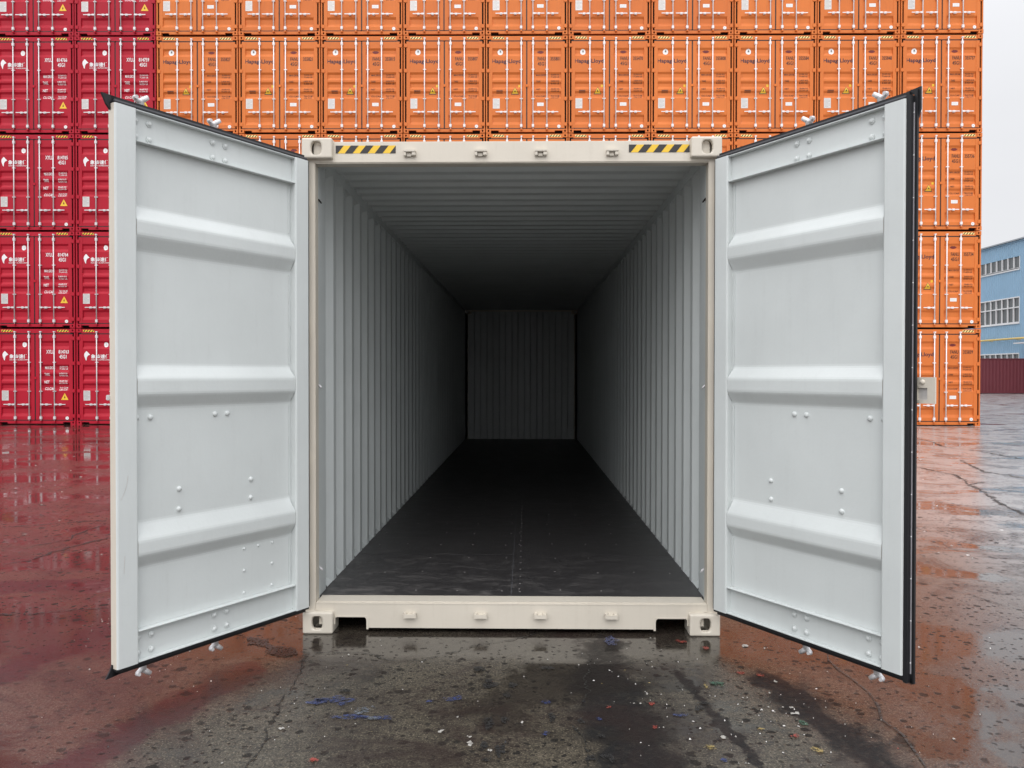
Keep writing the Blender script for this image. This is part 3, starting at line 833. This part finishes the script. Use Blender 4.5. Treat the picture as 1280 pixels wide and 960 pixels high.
    if kind == 'o':
        tri(g, X0 + .868, 1.525, .235, .215, M['black'], .004); tri(g, X0 + .868, 1.548, .185, .17, M['yellow'], .0048)
        tri(g, X0 + .868, 1.60, .05, .07, M['black'], .0056)
        rect(g, X0 + .965, X0 + 1.03, 1.455, 1.525, M['yellow'], .004)
    else:
        tri(g, X0 + 2.11, 1.945, .225, .205, M['yellow'], .004); tri(g, X0 + 2.11, 2.01, .05, .09, M['darkred'], .0048)
    S['warning_sign'] = g.mesh('warning_sign')
    v = MB()
    if kind == 'o':
        disc(v, X0 + .425, .485, .088, M['white'], .004, .080); disc(v, X0 + .43, .475, .05, M['plate'], .005, .034); disc(v, X0 + .43, .465, .026, M['black'], .0056, .018)
    else:
        disc(v, X0 + .885, .485, .078, M['white'], .004, .066)
        rect(v, X0 + .88, X0 + .895, .45, .52, M['plate'], .005)
    S['round_badge'] = v.mesh('round_badge')
    if kind == 'o':
        b = MB()  # dark red half ellipse with a thin brown bar above
        zt_ = HT - .462
        drape(b, lambda z: X0 + 1.63 - .10 * math.sqrt(max(0, 1 - ((zt_ - z) / .062) ** 2)), lambda z: X0 + 1.63 + .10 * math.sqrt(max(0, 1 - ((zt_ - z) / .062) ** 2)), zt_ - .0619, zt_, M['darkred'], .004)
        rect(b, X0 + 1.57, X0 + 1.69, .445, .460, M['brownmark'], .004)
        S['dark_red_oval'] = b.mesh('dark_red_oval')
        q = MB(); rect(q, X0 + 1.53, X0 + 1.725, 1.995, 2.095, M['white'], .004)
        for i in range(3): rect(q, X0 + 1.55, X0 + 1.70, 2.015 + i * .025, 2.022 + i * .025, M['plate'], .0048)
        S['white_plate'] = q.mesh('white_plate')
        q = MB(); rect(q, X0 + .31, X0 + .50, 1.628, 1.650, M['brownmark'], .004)
        for i in range(2): rect(q, X0 + .31, X0 + .50, 1.664 + i * .03, 1.676 + i * .03, M['brownmark'], .004)
        S['small_notice'] = q.mesh('small_notice')
    return S

def serial_mesh(kind, num, chk):
    t = MB(); m = M['brownmark'] if kind == 'o' else M['white']
    if kind == 'o':
        txt(t, 'FANU', 1.545, 1.785, .635, .742, m, bold=.016); txt(t, num, 1.925, 2.215, .635, .742, m, bold=.016)
        txt(t, chk, 2.295, 2.345, .635, .742, m, bold=.016); txt(t, '45G1', 1.545, 1.775, .785, .892, m, bold=.016)
        for a, b, c, d in ((2.275, 2.365, .615, .620), (2.275, 2.365, .757, .762), (2.275, 2.280, .615, .762), (2.360, 2.365, .615, .762)): pass
    else:
        txt(t, 'XYLU', 1.56, 1.79, .643, .756, m, bold=.018); txt(t, num, 1.93, 2.24, .643, .756, m, bold=.018)
        txt(t, chk, 2.265, 2.32, .643, .756, m, bold=.018); txt(t, '45G1', 1.95, 2.17, .79, .905, m, bold=.018)
    return t.mesh('serial_lettering')

RODX = (-.59, -.165, .186, .600)
def make_container(S, kind):
    root = empty('shipping_container', (0, 0, 0))
    link('frame', S['frame'], root); link('side_wall', S['wall_l'], root); link('side_wall', S['wall_r'], root)
    link('roof', S['roof'], root); link('end_wall', S['end'], root)
    for x in (-1.219 + .205, 1.219 - .205 - .335): link('hazard_sticker', S['hazard'], root, (x, 0, 0))
    D = {}
    for sd, s in (('_l', -1), ('_r', 1)):
        d = D[sd] = link('door', S['door' + sd], root)
        link('door_seal', S['seal' + sd], d)
        for z in (HT - .30, HT - 1.05, HT - 1.88, HT - 2.64): link('hinge', S['hinge' + sd], d, (0, 0, z))
        for x in RODX:
            if x * s > 0:
                link('lock_rod', S['rod'], d, (x, 0, 0)); link('lock_handle', S['handle' + sd], d, (x, 0, 0))
    link('data_plate', S['data_plate'], D['_l']); link('company_lettering', S['company_lettering'], D['_l'])
    link('round_badge', S['round_badge'], D['_l'])
    link('warning_sign', S['warning_sign'], D['_l' if kind == 'o' else '_r'])
    link('weight_lettering', S['weight_lettering'], D['_r']); link('round_sticker', S['round_sticker'], D['_r'])
    if kind == 'o':
        link('dark_red_oval', S['dark_red_oval'], D['_r']); link('white_plate', S['white_plate'], D['_r']); link('small_notice', S['small_notice'], D['_l'])
    return root

def kids(o): return [c for c in bpy.data.objects if c.parent is o]
def copy_tree(plan, parent=None):
    o, ch = plan
    c = o.copy(); col.objects.link(c); c.parent = parent
    if parent is None:
        for k in list(c.keys()): del c[k]
    for q in ch: copy_tree(q, c)
    return c
def plan_of(o): return (o, [plan_of(c) for c in kids(o)])

ORD = ['first', 'second', 'third', 'fourth', 'fifth', 'sixth', 'seventh', 'eighth', 'ninth', 'tenth']
TIER = ['ground tier', 'second tier up', 'third tier up', 'fourth tier up', 'top tier']
SER_O = {(0, 3): ('355827', '7'), (1, 3): ('355821', '0'), (2, 3): ('355815', '0'), (3, 3): ('355807', '2'), (4, 3): ('355801', '0'), (5, 3): ('355470', '7'),
         (6, 3): ('355808', '8'), (7, 3): ('355584', '7'), (8, 3): ('355848', '2'), (9, 3): ('355737', '0'), (9, 2): ('355736', '2'), (9, 1): ('355734', '3'), (9, 0): ('355839', '2')}
SER_R = {(-2, 3): ('814766', '0'), (-1, 3): ('814759', '2'), (-2, 2): ('814765', '3'), (-2, 1): ('814764', '8'), (-2, 0): ('814763', '2')}

for kind, columns, serials in (('o', range(0, 10), SER_O), ('r', range(-3, 0), SER_R)):
    S = shared_meshes(M['orange' if kind == 'o' else 'crimson'], kind)
    proto = make_container(S, kind); plan = plan_of(proto); first = True
    for ci in columns:
        for ti in range(5):
            o = proto if first else copy_tree(plan); first = False
            t = (ci + .5) * PX
            jx, jy = random.uniform(-.006, .006), random.uniform(-.012, .012)
            o.location = (SX + (t + jx) * math.cos(SYAW), SY + t * math.sin(SYAW) + jy, ti * PZ)
            o.rotation_euler = (0, 0, SYAW)
            if kind == 'o':
                if ci == 9: lab = 'orange container at the open end of the stack near the blue hall, ' + TIER[ti]
                elif ci == 0: lab = 'orange container directly beside the crimson stack, ' + TIER[ti]
                else: lab = 'orange container in the %s orange column from the crimson stack, %s' % (ORD[ci], TIER[ti])
                tag(o, lab, 'shipping container', 'orange containers in the tall stack')
            else:
                lab = {-1: 'crimson container directly beside the orange stack, ', -2: 'crimson container in the second column from the orange stack, ', -3: 'crimson container in the third column from the orange stack, '}[ci] + TIER[ti]
                tag(o, lab, 'shipping container', 'crimson containers in the tall stack')
            if (ci, ti) in serials:
                rd = [c for c in kids(o) if c.name.startswith('door') and c.data is S['door_r']][0]
                link('serial_lettering', serial_mesh(kind, *serials[(ci, ti)]), rd)

# ------------------------------------------------------------------ maroon container lying side-on before the hall
mc = empty('shipping_container', (36.7, 61.5, 0))
tag(mc, 'long maroon container standing side-on in front of the blue hall', 'shipping container')
f = MB(); MA = M['maroon']; hl = 6.096
for sx in (-1, 1):
    for y in (0, 2.276):
        for z in (0, HT - .118):
            a, b = sorted((sx * (hl - .178), sx * hl)); f.box((a, y, z), (b, y + .162, z + .118), MA, .006)
        a, b = sorted((sx * (hl - .12), sx * (hl - .004))); f.box((a, y + .004, .118), (b, y + .15, HT - .118), MA)
for y in (.004, 2.37):
    f.box((-hl + .178, y, .03), (hl - .178, y + .06, .16), MA); f.box((-hl + .178, y, HT - .09), (hl - .178, y + .06, HT - .015), MA)
f.build('frame', mc)
for y, s in ((.045, 1), (2.40, -1)):
    w = MB(); x = -hl + .12
    while x < hl - .2:
        for (a, da), (b, db) in (((0, 0), (.07, 0)), ((.07, 0), (.139, .012)), ((.139, .012), (.209, .012)), ((.209, .012), (.278, 0))):
            w.poly([(min(x + a, hl - .12), y + s * da, .155), (min(x + b, hl - .12), y + s * db, .155), (min(x + b, hl - .12), y + s * db, HT - .085), (min(x + a, hl - .12), y + s * da, HT - .085)], MA)
        x += .278
    w.build('side_wall', mc)
rb = MB(); rb.box((-hl + .12, .06, HT - .04), (hl - .12, 2.38, HT - .02), MA); rb.build('roof', mc)
for sx in (-1, 1):
    e = MB(); a, b = sorted((sx * (hl - .06), sx * (hl - .03))); e.box((a, .155, .12), (b, 2.28, HT - .12), MA); e.build('end_wall', mc)
u = MB(); u.box((-hl + .18, .07, .10), (hl - .18, 2.36, .15), M['dark']); u.build('floor', mc)

# ------------------------------------------------------------------ blue factory hall, its long side running away from the camera
BX, BY0, BY1, BH = 43.25, 40.0, 96.0, 13.3
hall = empty('factory_hall', (BX, BY0, 0))
tag(hall, 'pale blue sheet-clad factory hall with white barred windows and a yellow pipe', 'building')
loc = lambda y: y - BY0
BD = 28.0
wl = MB(); y = BY0; SD = M['siding']
openings = []
pane = .87
for z0, z1, rows in ((10.86, 11.93, (10.9,)), (6.15, 8.36, (7.48,)), (1.3, 3.42, (2.6,))):
    for k in range(-2, 3):
        yb = 66.1 + k * 10.4
        openings.append((yb, yb + 8 * pane, z0, z1, rows))
# cladding: ribbed strips, left open at the windows
zlev = sorted({0.0, BH} | {z for o_ in openings for z in (o_[2], o_[3])})
ycuts = []
while y < BY1 - 1e-6:
    ycuts.append(y); y += .30
ycuts.append(BY1)
for a, b in zip(ycuts, ycuts[1:]):
    mid = (a + b) / 2
    for z0, z1 in zip(zlev, zlev[1:]):
        if any(o_[0] < mid < o_[1] and o_[2] <= z0 and z1 <= o_[3] for o_ in openings): continue
        t = [(a, 0), (a + .20 * (b - a) / .3, 0), (a + .225 * (b - a) / .3, -.03), (a + .275 * (b - a) / .3, -.03), (b, 0)]
        for (p, dp), (q, dq) in zip(t, t[1:]):
            wl.poly([(dp, loc(p), z0), (dq, loc(q), z0), (dq, loc(q), z1), (dp, loc(p), z1)], SD)
wl.poly([(BD, 0, 0), (BD, BY1 - BY0, 0), (BD, BY1 - BY0, BH), (BD, 0, BH)], SD)
for yy in (0, BY1 - BY0):
    wl.poly([(0, yy, 0), (BD, yy, 0), (BD, yy, BH), (BD / 2, yy, BH + 2.2), (0, yy, BH)], SD)
wl.build('wall', hall)
rr = MB()
for a, b in ((-.25, BD / 2), (BD + .25, BD / 2)):
    rr.prism([(a, -.3, BH + .02), (b, -.3, BH + 2.3), (b, -.3, BH + 2.42), (a, -.3, BH + .14)], (0, BY1 - BY0 + .6, 0), M['roofing'])
rr.build('roof', hall)
ed = MB(); ed.box((-.09, 0, BH - .10), (-.035, BY1 - BY0, BH + .02), SD); ed.build('eaves_trim', hall)
for (ya, yb, z0, z1, rows) in openings:
    wf = MB(); W_ = M['frame_white']
    n = 8
    for i in range(n + 1):
        yy = ya + i * (yb - ya) / n
        wf.box((-.05, loc(yy) - .045, z0), (.06, loc(yy) + .045, z1), W_)
    for z in {z0, *rows} | ({z1} if z1 < 10 else set()):
        if z0 <= z <= z1: wf.box((-.055, loc(ya), z - .05), (.055, loc(yb), z + .05), W_)
    wf.box((-.09, loc(ya) - .08, z0 - .13), (.04, loc(yb) + .08, z0 - .055), W_)
    wo = wf.build('window', hall)
    pg = MB(); pg.box((.07, loc(ya), z0), (.10, loc(yb), z1), M['glass']); pg.build('pane', wo)
pp = MB(); pp.tube((-.35, 0, 4.72), (-.35, BY1 - BY0, 4.72), .085, M['pipe'], 10)
for k in range(14): pp.box((-.35, 2 + k * 4 - .03, 4.58), (0, 2 + k * 4 + .03, 4.63), M['pipe'])
pp.build('gas_pipe', hall)
aw = MB()
aw.box((-1.2, loc(59.5), 4.20), (-.04, loc(65.0), 4.30), M['frame_white'])
aw.build('door_canopy', hall)
dr = MB(); dr.box((-.045, loc(60.2), .02), (-.032, loc(64.0), 3.9), M['dark']); dr.build('entrance_door', hall)

# ------------------------------------------------------------------ the yard
g = MB()
rings = [0, 30, 120, 600]
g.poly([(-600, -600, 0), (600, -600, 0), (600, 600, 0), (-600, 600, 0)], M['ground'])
tag(g.build('ground'), kind='structure')

def rag_strip(mb, pts, w, m, z, jag=.5, sub=.05):
    """Ragged ribbon along a ground polyline; width wanders."""
    P = []
    for (a, b) in zip(pts, pts[1:]):
        ln = math.hypot(b[0] - a[0], b[1] - a[1]); n = max(2, int(ln / sub))
        for i in range(n):
            t = i / n; j = min(ln * .10, .05)
            P.append((a[0] + (b[0] - a[0]) * t + random.gauss(0, j * .4), a[1] + (b[1] - a[1]) * t + random.gauss(0, j * .4)))
    P.append(pts[-1])
    prev = None
    for i, p in enumerate(P):
        q = P[min(i + 1, len(P) - 1)]; r = P[max(i - 1, 0)]
        dx, dy = q[0] - r[0], q[1] - r[1]; l = math.hypot(dx, dy) or 1
        ww = w * (1 + random.uniform(-jag, jag)) * (1 if 0 < i < len(P) - 1 else .2)
        cur = ((p[0] - dy / l * ww, p[1] + dx / l * ww, z), (p[0] + dy / l * ww, p[1] - dx / l * ww, z))
        if prev: mb.poly([prev[0], prev[1], cur[1], cur[0]], m)
        prev = cur

def blob(mb, x, y, rx, ry, m, z, rough=.35, n=14, rot=0.0):
    pts = []
    for i in range(n):
        a = 2 * math.pi * i / n; k = 1 + random.uniform(-rough, rough)
        px, py = math.cos(a) * rx * k, math.sin(a) * ry * k
        pts.append((x + px * math.cos(rot) - py * math.sin(rot), y + px * math.sin(rot) + py * math.cos(rot), z))
    mb.poly(pts, m)

# cracks, joints, spilt paint and tar drops, at their places on the slab
crk = [
    [ (9.83, 16.54), (9.41, 14.69), (9.36, 13.77), (8.90, 12.34), (9.04, 11.98), (9.14, 11.30), (9.09, 10.67), (9.07, 9.69) ],
    [ (6.55, 8.76), (6.55, 8.31), (6.62, 7.59), (6.39, 6.95), (6.20, 6.45), (6.12, 6.06), (5.87, 5.36), (5.70, 4.87), (5.58, 4.42), (5.43, 3.73) ],
    [ (6.25, 6.53), (6.42, 6.69), (6.60, 6.78) ],
    [ (7.86, 9.79), (7.28, 8.01), (7.41, 7.61), (7.43, 7.06) ],
    [ (2.97, 1.49), (3.04, 1.25), (3.09, 1.08), (3.16, 0.89), (3.23, 0.68), (3.35, 0.47) ],
    [ (-1.64, 0.03), (-1.51, -0.07), (-1.38, -0.19), (-1.25, -0.30), (-1.12, -0.34), (-0.94, -0.32), (-0.79, -0.31), (-0.62, -0.43), (-0.45, -0.42), (-0.33, -0.31), (-0.17, -0.17), (-0.04, -0.11), (0.10, -0.02), (0.16, 0.06) ],
    [ (-1.08, -0.39), (-1.05, -0.68), (-1.05, -0.96), (-1.02, -1.12), (-1.02, -1.24), (-0.99, -1.38), (-0.99, -1.50), (-1.00, -1.62) ],
    [ (0.45, -0.36), (0.41, -0.57), (0.37, -0.68), (0.39, -0.84), (0.35, -0.97) ],
    [ (0.28, -1.18), (0.31, -1.26), (0.34, -1.33), (0.34, -1.44), (0.32, -1.60) ],
    [ (-4.10, 1.65), (-3.95, 1.82), (-3.96, 2.12), (-3.78, 2.72) ],
    [ (-3.28, 0.33), (-3.03, 0.35), (-2.92, 0.42), (-2.62, 0.50) ],
    [ (-4.29, 2.36), (-4.12, 2.57), (-4.19, 3.10), (-4.13, 3.40) ],
    [ (-5.10, 3.16), (-4.76, 3.38), (-4.25, 3.62) ],
]
joint = [
    [ (3.78, 3.74), (6.29, 3.80) ],
    [ (1.72, -0.25), (1.71, -0.65), (1.70, -0.96), (1.68, -1.27), (1.63, -1.58) ],
]
wide = [
    [ (-1.51, -0.07), (-1.38, -0.19), (-1.25, -0.30), (-1.15, -0.34) ],
]
blue = [(-0.849, -0.962, 0.052, 0.036), (-0.798, -0.943, 0.067, 0.046), (-0.763, -0.996, 0.029, 0.027), (-0.752, -1.134, 0.035, 0.021), (-0.662, -1.14, 0.057, 0.025), (-0.545, -1.138, 0.057, 0.025), (-0.355, -0.953, 0.022, 0.018), (-0.264, -0.933, 0.03, 0.037), (0.184, -0.961, 0.026, 0.027), (0.175, -1.275, 0.014, 0.023), (0.587, -0.07, 0.037, 0.069), (0.87, -1.495, 0.016, 0.02), (0.408, -1.137, 0.011, 0.016), (0.775, -1.089, 0.029, 0.021)]
pale = [(-0.6, -1.148, 0.049, 0.025), (-0.64, -1.056, 0.043, 0.06)]
green = [(1.023, -0.715, 0.039, 0.041), (1.299, -1.161, 0.024, 0.032)]
yellow = [(0.965, -0.746, 0.012, 0.04), (0.939, -1.069, 0.018, 0.017), (1.098, -1.22, 0.017, 0.016), (1.167, -1.249, 0.027, 0.015), (0.84, -1.394, 0.026, 0.021), (1.072, -1.396, 0.013, 0.028), (1.272, -1.407, 0.019, 0.028), (-0.746, -0.589, 0.012, 0.022), (-0.844, -0.501, 0.008, 0.017)]
red = [(0.671, -0.961, 0.015, 0.027), (0.978, -0.104, 0.027, 0.027), (1.082, -0.208, 0.018, 0.039), (1.178, -0.575, 0.024, 0.022), (1.27, -0.606, 0.024, 0.022), (0.467, -1.009, 0.011, 0.018), (0.648, -1.213, 0.014, 0.016), (1.223, -1.286, 0.013, 0.022), (-0.747, -1.531, 0.019, 0.026)]
tar = [(-0.088, -0.756, 0.039, 0.05), (0.021, -0.764, 0.027, 0.04), (-0.147, -0.545, 0.033, 0.034), (0.212, -0.515, 0.033, 0.034), (-0.007, -0.872, 0.015, 0.038), (-0.076, -1.186, 0.024, 0.088), (-0.004, -1.161, 0.014, 0.049), (-0.086, -1.397, 0.02, 0.056), (-0.007, -1.43, 0.016, 0.062), (0.204, -1.116, 0.018, 0.05), (-0.067, -1.518, 0.019, 0.02), (-0.784, -0.838, 0.038, 0.019), (0.881, -1.01, 0.022, 0.035), (0.421, -1.483, 0.019, 0.033), (0.351, -1.485, 0.019, 0.027), (0.406, -1.308, 0.017, 0.022), (0.325, -1.163, 0.014, 0.032), (0.911, -0.956, 0.044, 0.018)]
white = [(-0.266, -1.268, 0.027, 0.023), (-0.139, -1.383, 0.01, 0.036), (-0.148, -1.311, 0.01, 0.015), (-0.14, -1.376, 0.013, 0.014), (-0.15, -1.369, 0.02, 0.014), (-0.058, -1.438, 0.01, 0.021), (-0.214, -1.124, 0.007, 0.017), (1.306, -0.165, 0.027, 0.027), (1.419, -0.202, 0.013, 0.026), (0.579, -0.963, 0.081, 0.011), (0.663, -0.84, 0.008, 0.019), (-0.966, -1.25, 0.031, 0.015), (1.29, -1.054, 0.018, 0.017), (1.3, -1.002, 0.015, 0.018), (1.328, -0.679, 0.012, 0.021), (0.918, -1.299, 0.02, 0.022), (0.956, -1.526, 0.031, 0.006)]

ck = MB()
for i, pl in enumerate(crk):
    far = max(p[1] for p in pl)
    rag_strip(ck, pl, .022 if far > 5 else .010 if far > 2 else .0036 if i < 9 else .006, M['crack'], .0040, .9, .025 if far < 2 else .07)
for pl in joint: rag_strip(ck, pl, .006, M['joint'], .0042, .3, .12)
for pl in wide: rag_strip(ck, pl, .040, M['tar'], .0044, .8, .03)
tag(ck.build('ground_cracks'), kind='structure')
pm = MB()
for lst, m in ((blue, 'blue_paint'), (pale, 'pale_blue'), (green, 'green_paint'), (yellow[::2], 'yellow_paint'), (red, 'red_paint'), (tar, 'tar')):
    for x, y, rx, ry in lst:
        for k in range(4):
            f_ = random.uniform(.25, .75) if k else .8
            blob(pm, x + (random.gauss(0, rx * .45) if k else 0), y + (random.gauss(0, ry * .4) if k else 0), rx * f_, ry * f_ * .9, M[m], .0046 + .0004 * k + .0018 * (m == 'pale_blue'), .45, 11)
tag(pm.build('ground_paint_marks'), kind='structure')
db = MB()
def chip(x, y, r, m):
    n = random.randint(4, 6); a0 = random.uniform(0, 6.3); h = random.uniform(.001, .006); st = random.uniform(.35, 1)
    pts = []
    for i in range(n):
        a = 2 * math.pi * i / n; k = random.uniform(.55, 1.2)
        u_, v_ = math.cos(a) * r * k, math.sin(a) * r * k * st
        pts.append((x + u_ * math.cos(a0) - v_ * math.sin(a0), y + u_ * math.sin(a0) + v_ * math.cos(a0), .002 + random.uniform(0, h)))
    top = (x, y, .004 + h)
    for i in range(n): db.poly([pts[i], pts[(i + 1) % n], top], m)
for x, y, rx, ry in white:
    for k in range(3): chip(x + random.gauss(0, rx * .5), y + random.gauss(0, ry * .3), max(.004, min(rx, ry) * random.uniform(.4, .9)), M['chip'])
def free(x, y): return not (-1.25 < x < 1.25 and y > -.02)
for k in range(520):
    x, y = random.uniform(-2.6, 2.8), random.uniform(-1.8, 2.2)
    if not free(x, y): continue
    m = random.choices(['chip', 'plate', 'black', 'yellow_paint', 'red_paint', 'blue_paint', 'green_paint'], [40, 18, 30, 5, 6, 3, 2])[0]
    chip(x, y, random.choice([.002, .003, .003, .004, .007]) * random.uniform(.7, 1.3), M[m])
for cx_, cy_, n in ((1.33, -.95, 30), (1.15, -1.2, 30), (.6, -.55, 26), (.72, -1.1, 26), (-1.75, -.5, 20), (-2.5, .25, 18), (-1.0, -1.05, 18)):
    for k in range(n): chip(random.gauss(cx_, .14), random.gauss(cy_, .16), random.choice([.002, .003, .004, .007]), M[random.choice(['chip', 'plate', 'plate', 'yellow_paint', 'black'])])
for k in range(420):
    y = 2 + 16 * random.random() ** 1.5
    x = random.choice([-1, 1]) * random.uniform(1.4, 4.0 + y * .62)
    chip(x, y, random.uniform(.008, .028), M[random.choices(['chip', 'plate', 'black'], [3, 2, 4])[0]])
tag(db.build('debris'), kind='stuff')

# ------------------------------------------------------------------ camera, sky, sun
cam = bpy.data.cameras.new('camera'); co = bpy.data.objects.new('camera', cam); col.objects.link(co)
yaw, pitch, roll = .0164, -.0117, .0009
F = Vector((-math.sin(yaw) * math.cos(pitch), math.cos(yaw) * math.cos(pitch), math.sin(pitch)))
Rt = Vector((math.cos(yaw), math.sin(yaw), 0)); Up = Rt.cross(F)
R2 = Rt * math.cos(roll) + Up * math.sin(roll); U2 = -Rt * math.sin(roll) + Up * math.cos(roll)
mw = Matrix.Identity(4)
for i in range(3):
    mw[i][0], mw[i][1], mw[i][2] = R2[i], U2[i], -F[i]
mw[0][3], mw[1][3], mw[2][3] = .0837, -4.6529, 1.52
co.matrix_world = mw
cam.sensor_width = 36; cam.lens = 36 * 1001.77 / 1280
cam.clip_start = .05; cam.clip_end = 3000
scene.camera = co

SUN_EL, SUN_AZ = R(36), R(186)
w = bpy.data.worlds.new('World'); scene.world = w; w.use_nodes = True
nt = w.node_tree; bg = nt.nodes['Background']
sky = N(nt, 'ShaderNodeTexSky', sky_type='NISHITA'); sky.sun_disc = False; sky.sun_elevation = SUN_EL; sky.sun_rotation = SUN_AZ
tc = N(nt, 'ShaderNodeTexCoord')
sp = N(nt, 'ShaderNodeSeparateXYZ'); L(nt, tc.outputs['Generated'], sp.inputs[0])
zz = math_(nt, 'MAXIMUM', sp.outputs[2], 0)
lum = math_(nt, 'ADD', math_(nt, 'MULTIPLY', math_(nt, 'POWER', zz, 3.0), .85), .325)
# overcast glow added round the hidden sun to brighten faces turned to the camera
glow = N(nt, 'ShaderNodeVectorMath', operation='DOT_PRODUCT'); L(nt, tc.outputs['Generated'], glow.inputs[0])
glow.inputs[1].default_value = (math.sin(SUN_AZ) * math.cos(SUN_EL), math.cos(SUN_AZ) * math.cos(SUN_EL), math.sin(SUN_EL))
gl = math_(nt, 'POWER', math_(nt, 'MAXIMUM', glow.outputs['Value'], 0), 2.0)
lum = math_(nt, 'ADD', lum, math_(nt, 'MULTIPLY', math_(nt, 'MULTIPLY', gl, math_(nt, 'MULTIPLY', zz, 3.2, True)), .37))
cl = noise(nt, scaled(nt, tc.outputs['Generated'], (1, 1, 2.5)), 2.2, 5, .55)
lum = math_(nt, 'MULTIPLY', lum, math_(nt, 'ADD', math_(nt, 'MULTIPLY', cl, .12), .94))
cloud = N(nt, 'ShaderNodeVectorMath', operation='SCALE'); cloud.inputs[0].default_value = (25.6, 25.8, 26.6)
L(nt, lum, cloud.inputs['Scale'])
L(nt, mixc(nt, .97, sky.outputs[0], cloud.outputs[0]), bg.inputs[0])
bg.inputs[1].default_value = .10
sd = bpy.data.lights.new('sun', 'SUN'); sd.energy = .58; sd.angle = R(35); sd.color = (1, .97, .93)
so = bpy.data.objects.new('sun', sd); col.objects.link(so)
dirv = Vector((math.sin(SUN_AZ) * math.cos(SUN_EL), math.cos(SUN_AZ) * math.cos(SUN_EL), math.sin(SUN_EL)))
so.rotation_euler = dirv.to_track_quat('Z', 'Y').to_euler()
so.location = dirv * 60

vs = scene.view_settings
scene.display_settings.display_device = 'sRGB'
vs.view_transform = 'Standard'; vs.look = 'None'; vs.exposure = 0; vs.gamma = 1; vs.use_curve_mapping = False
cy = scene.cycles
cy.max_bounces = 10; cy.diffuse_bounces = 4; cy.glossy_bounces = 4; cy.use_denoising = True
cy.sample_clamp_indirect = 6
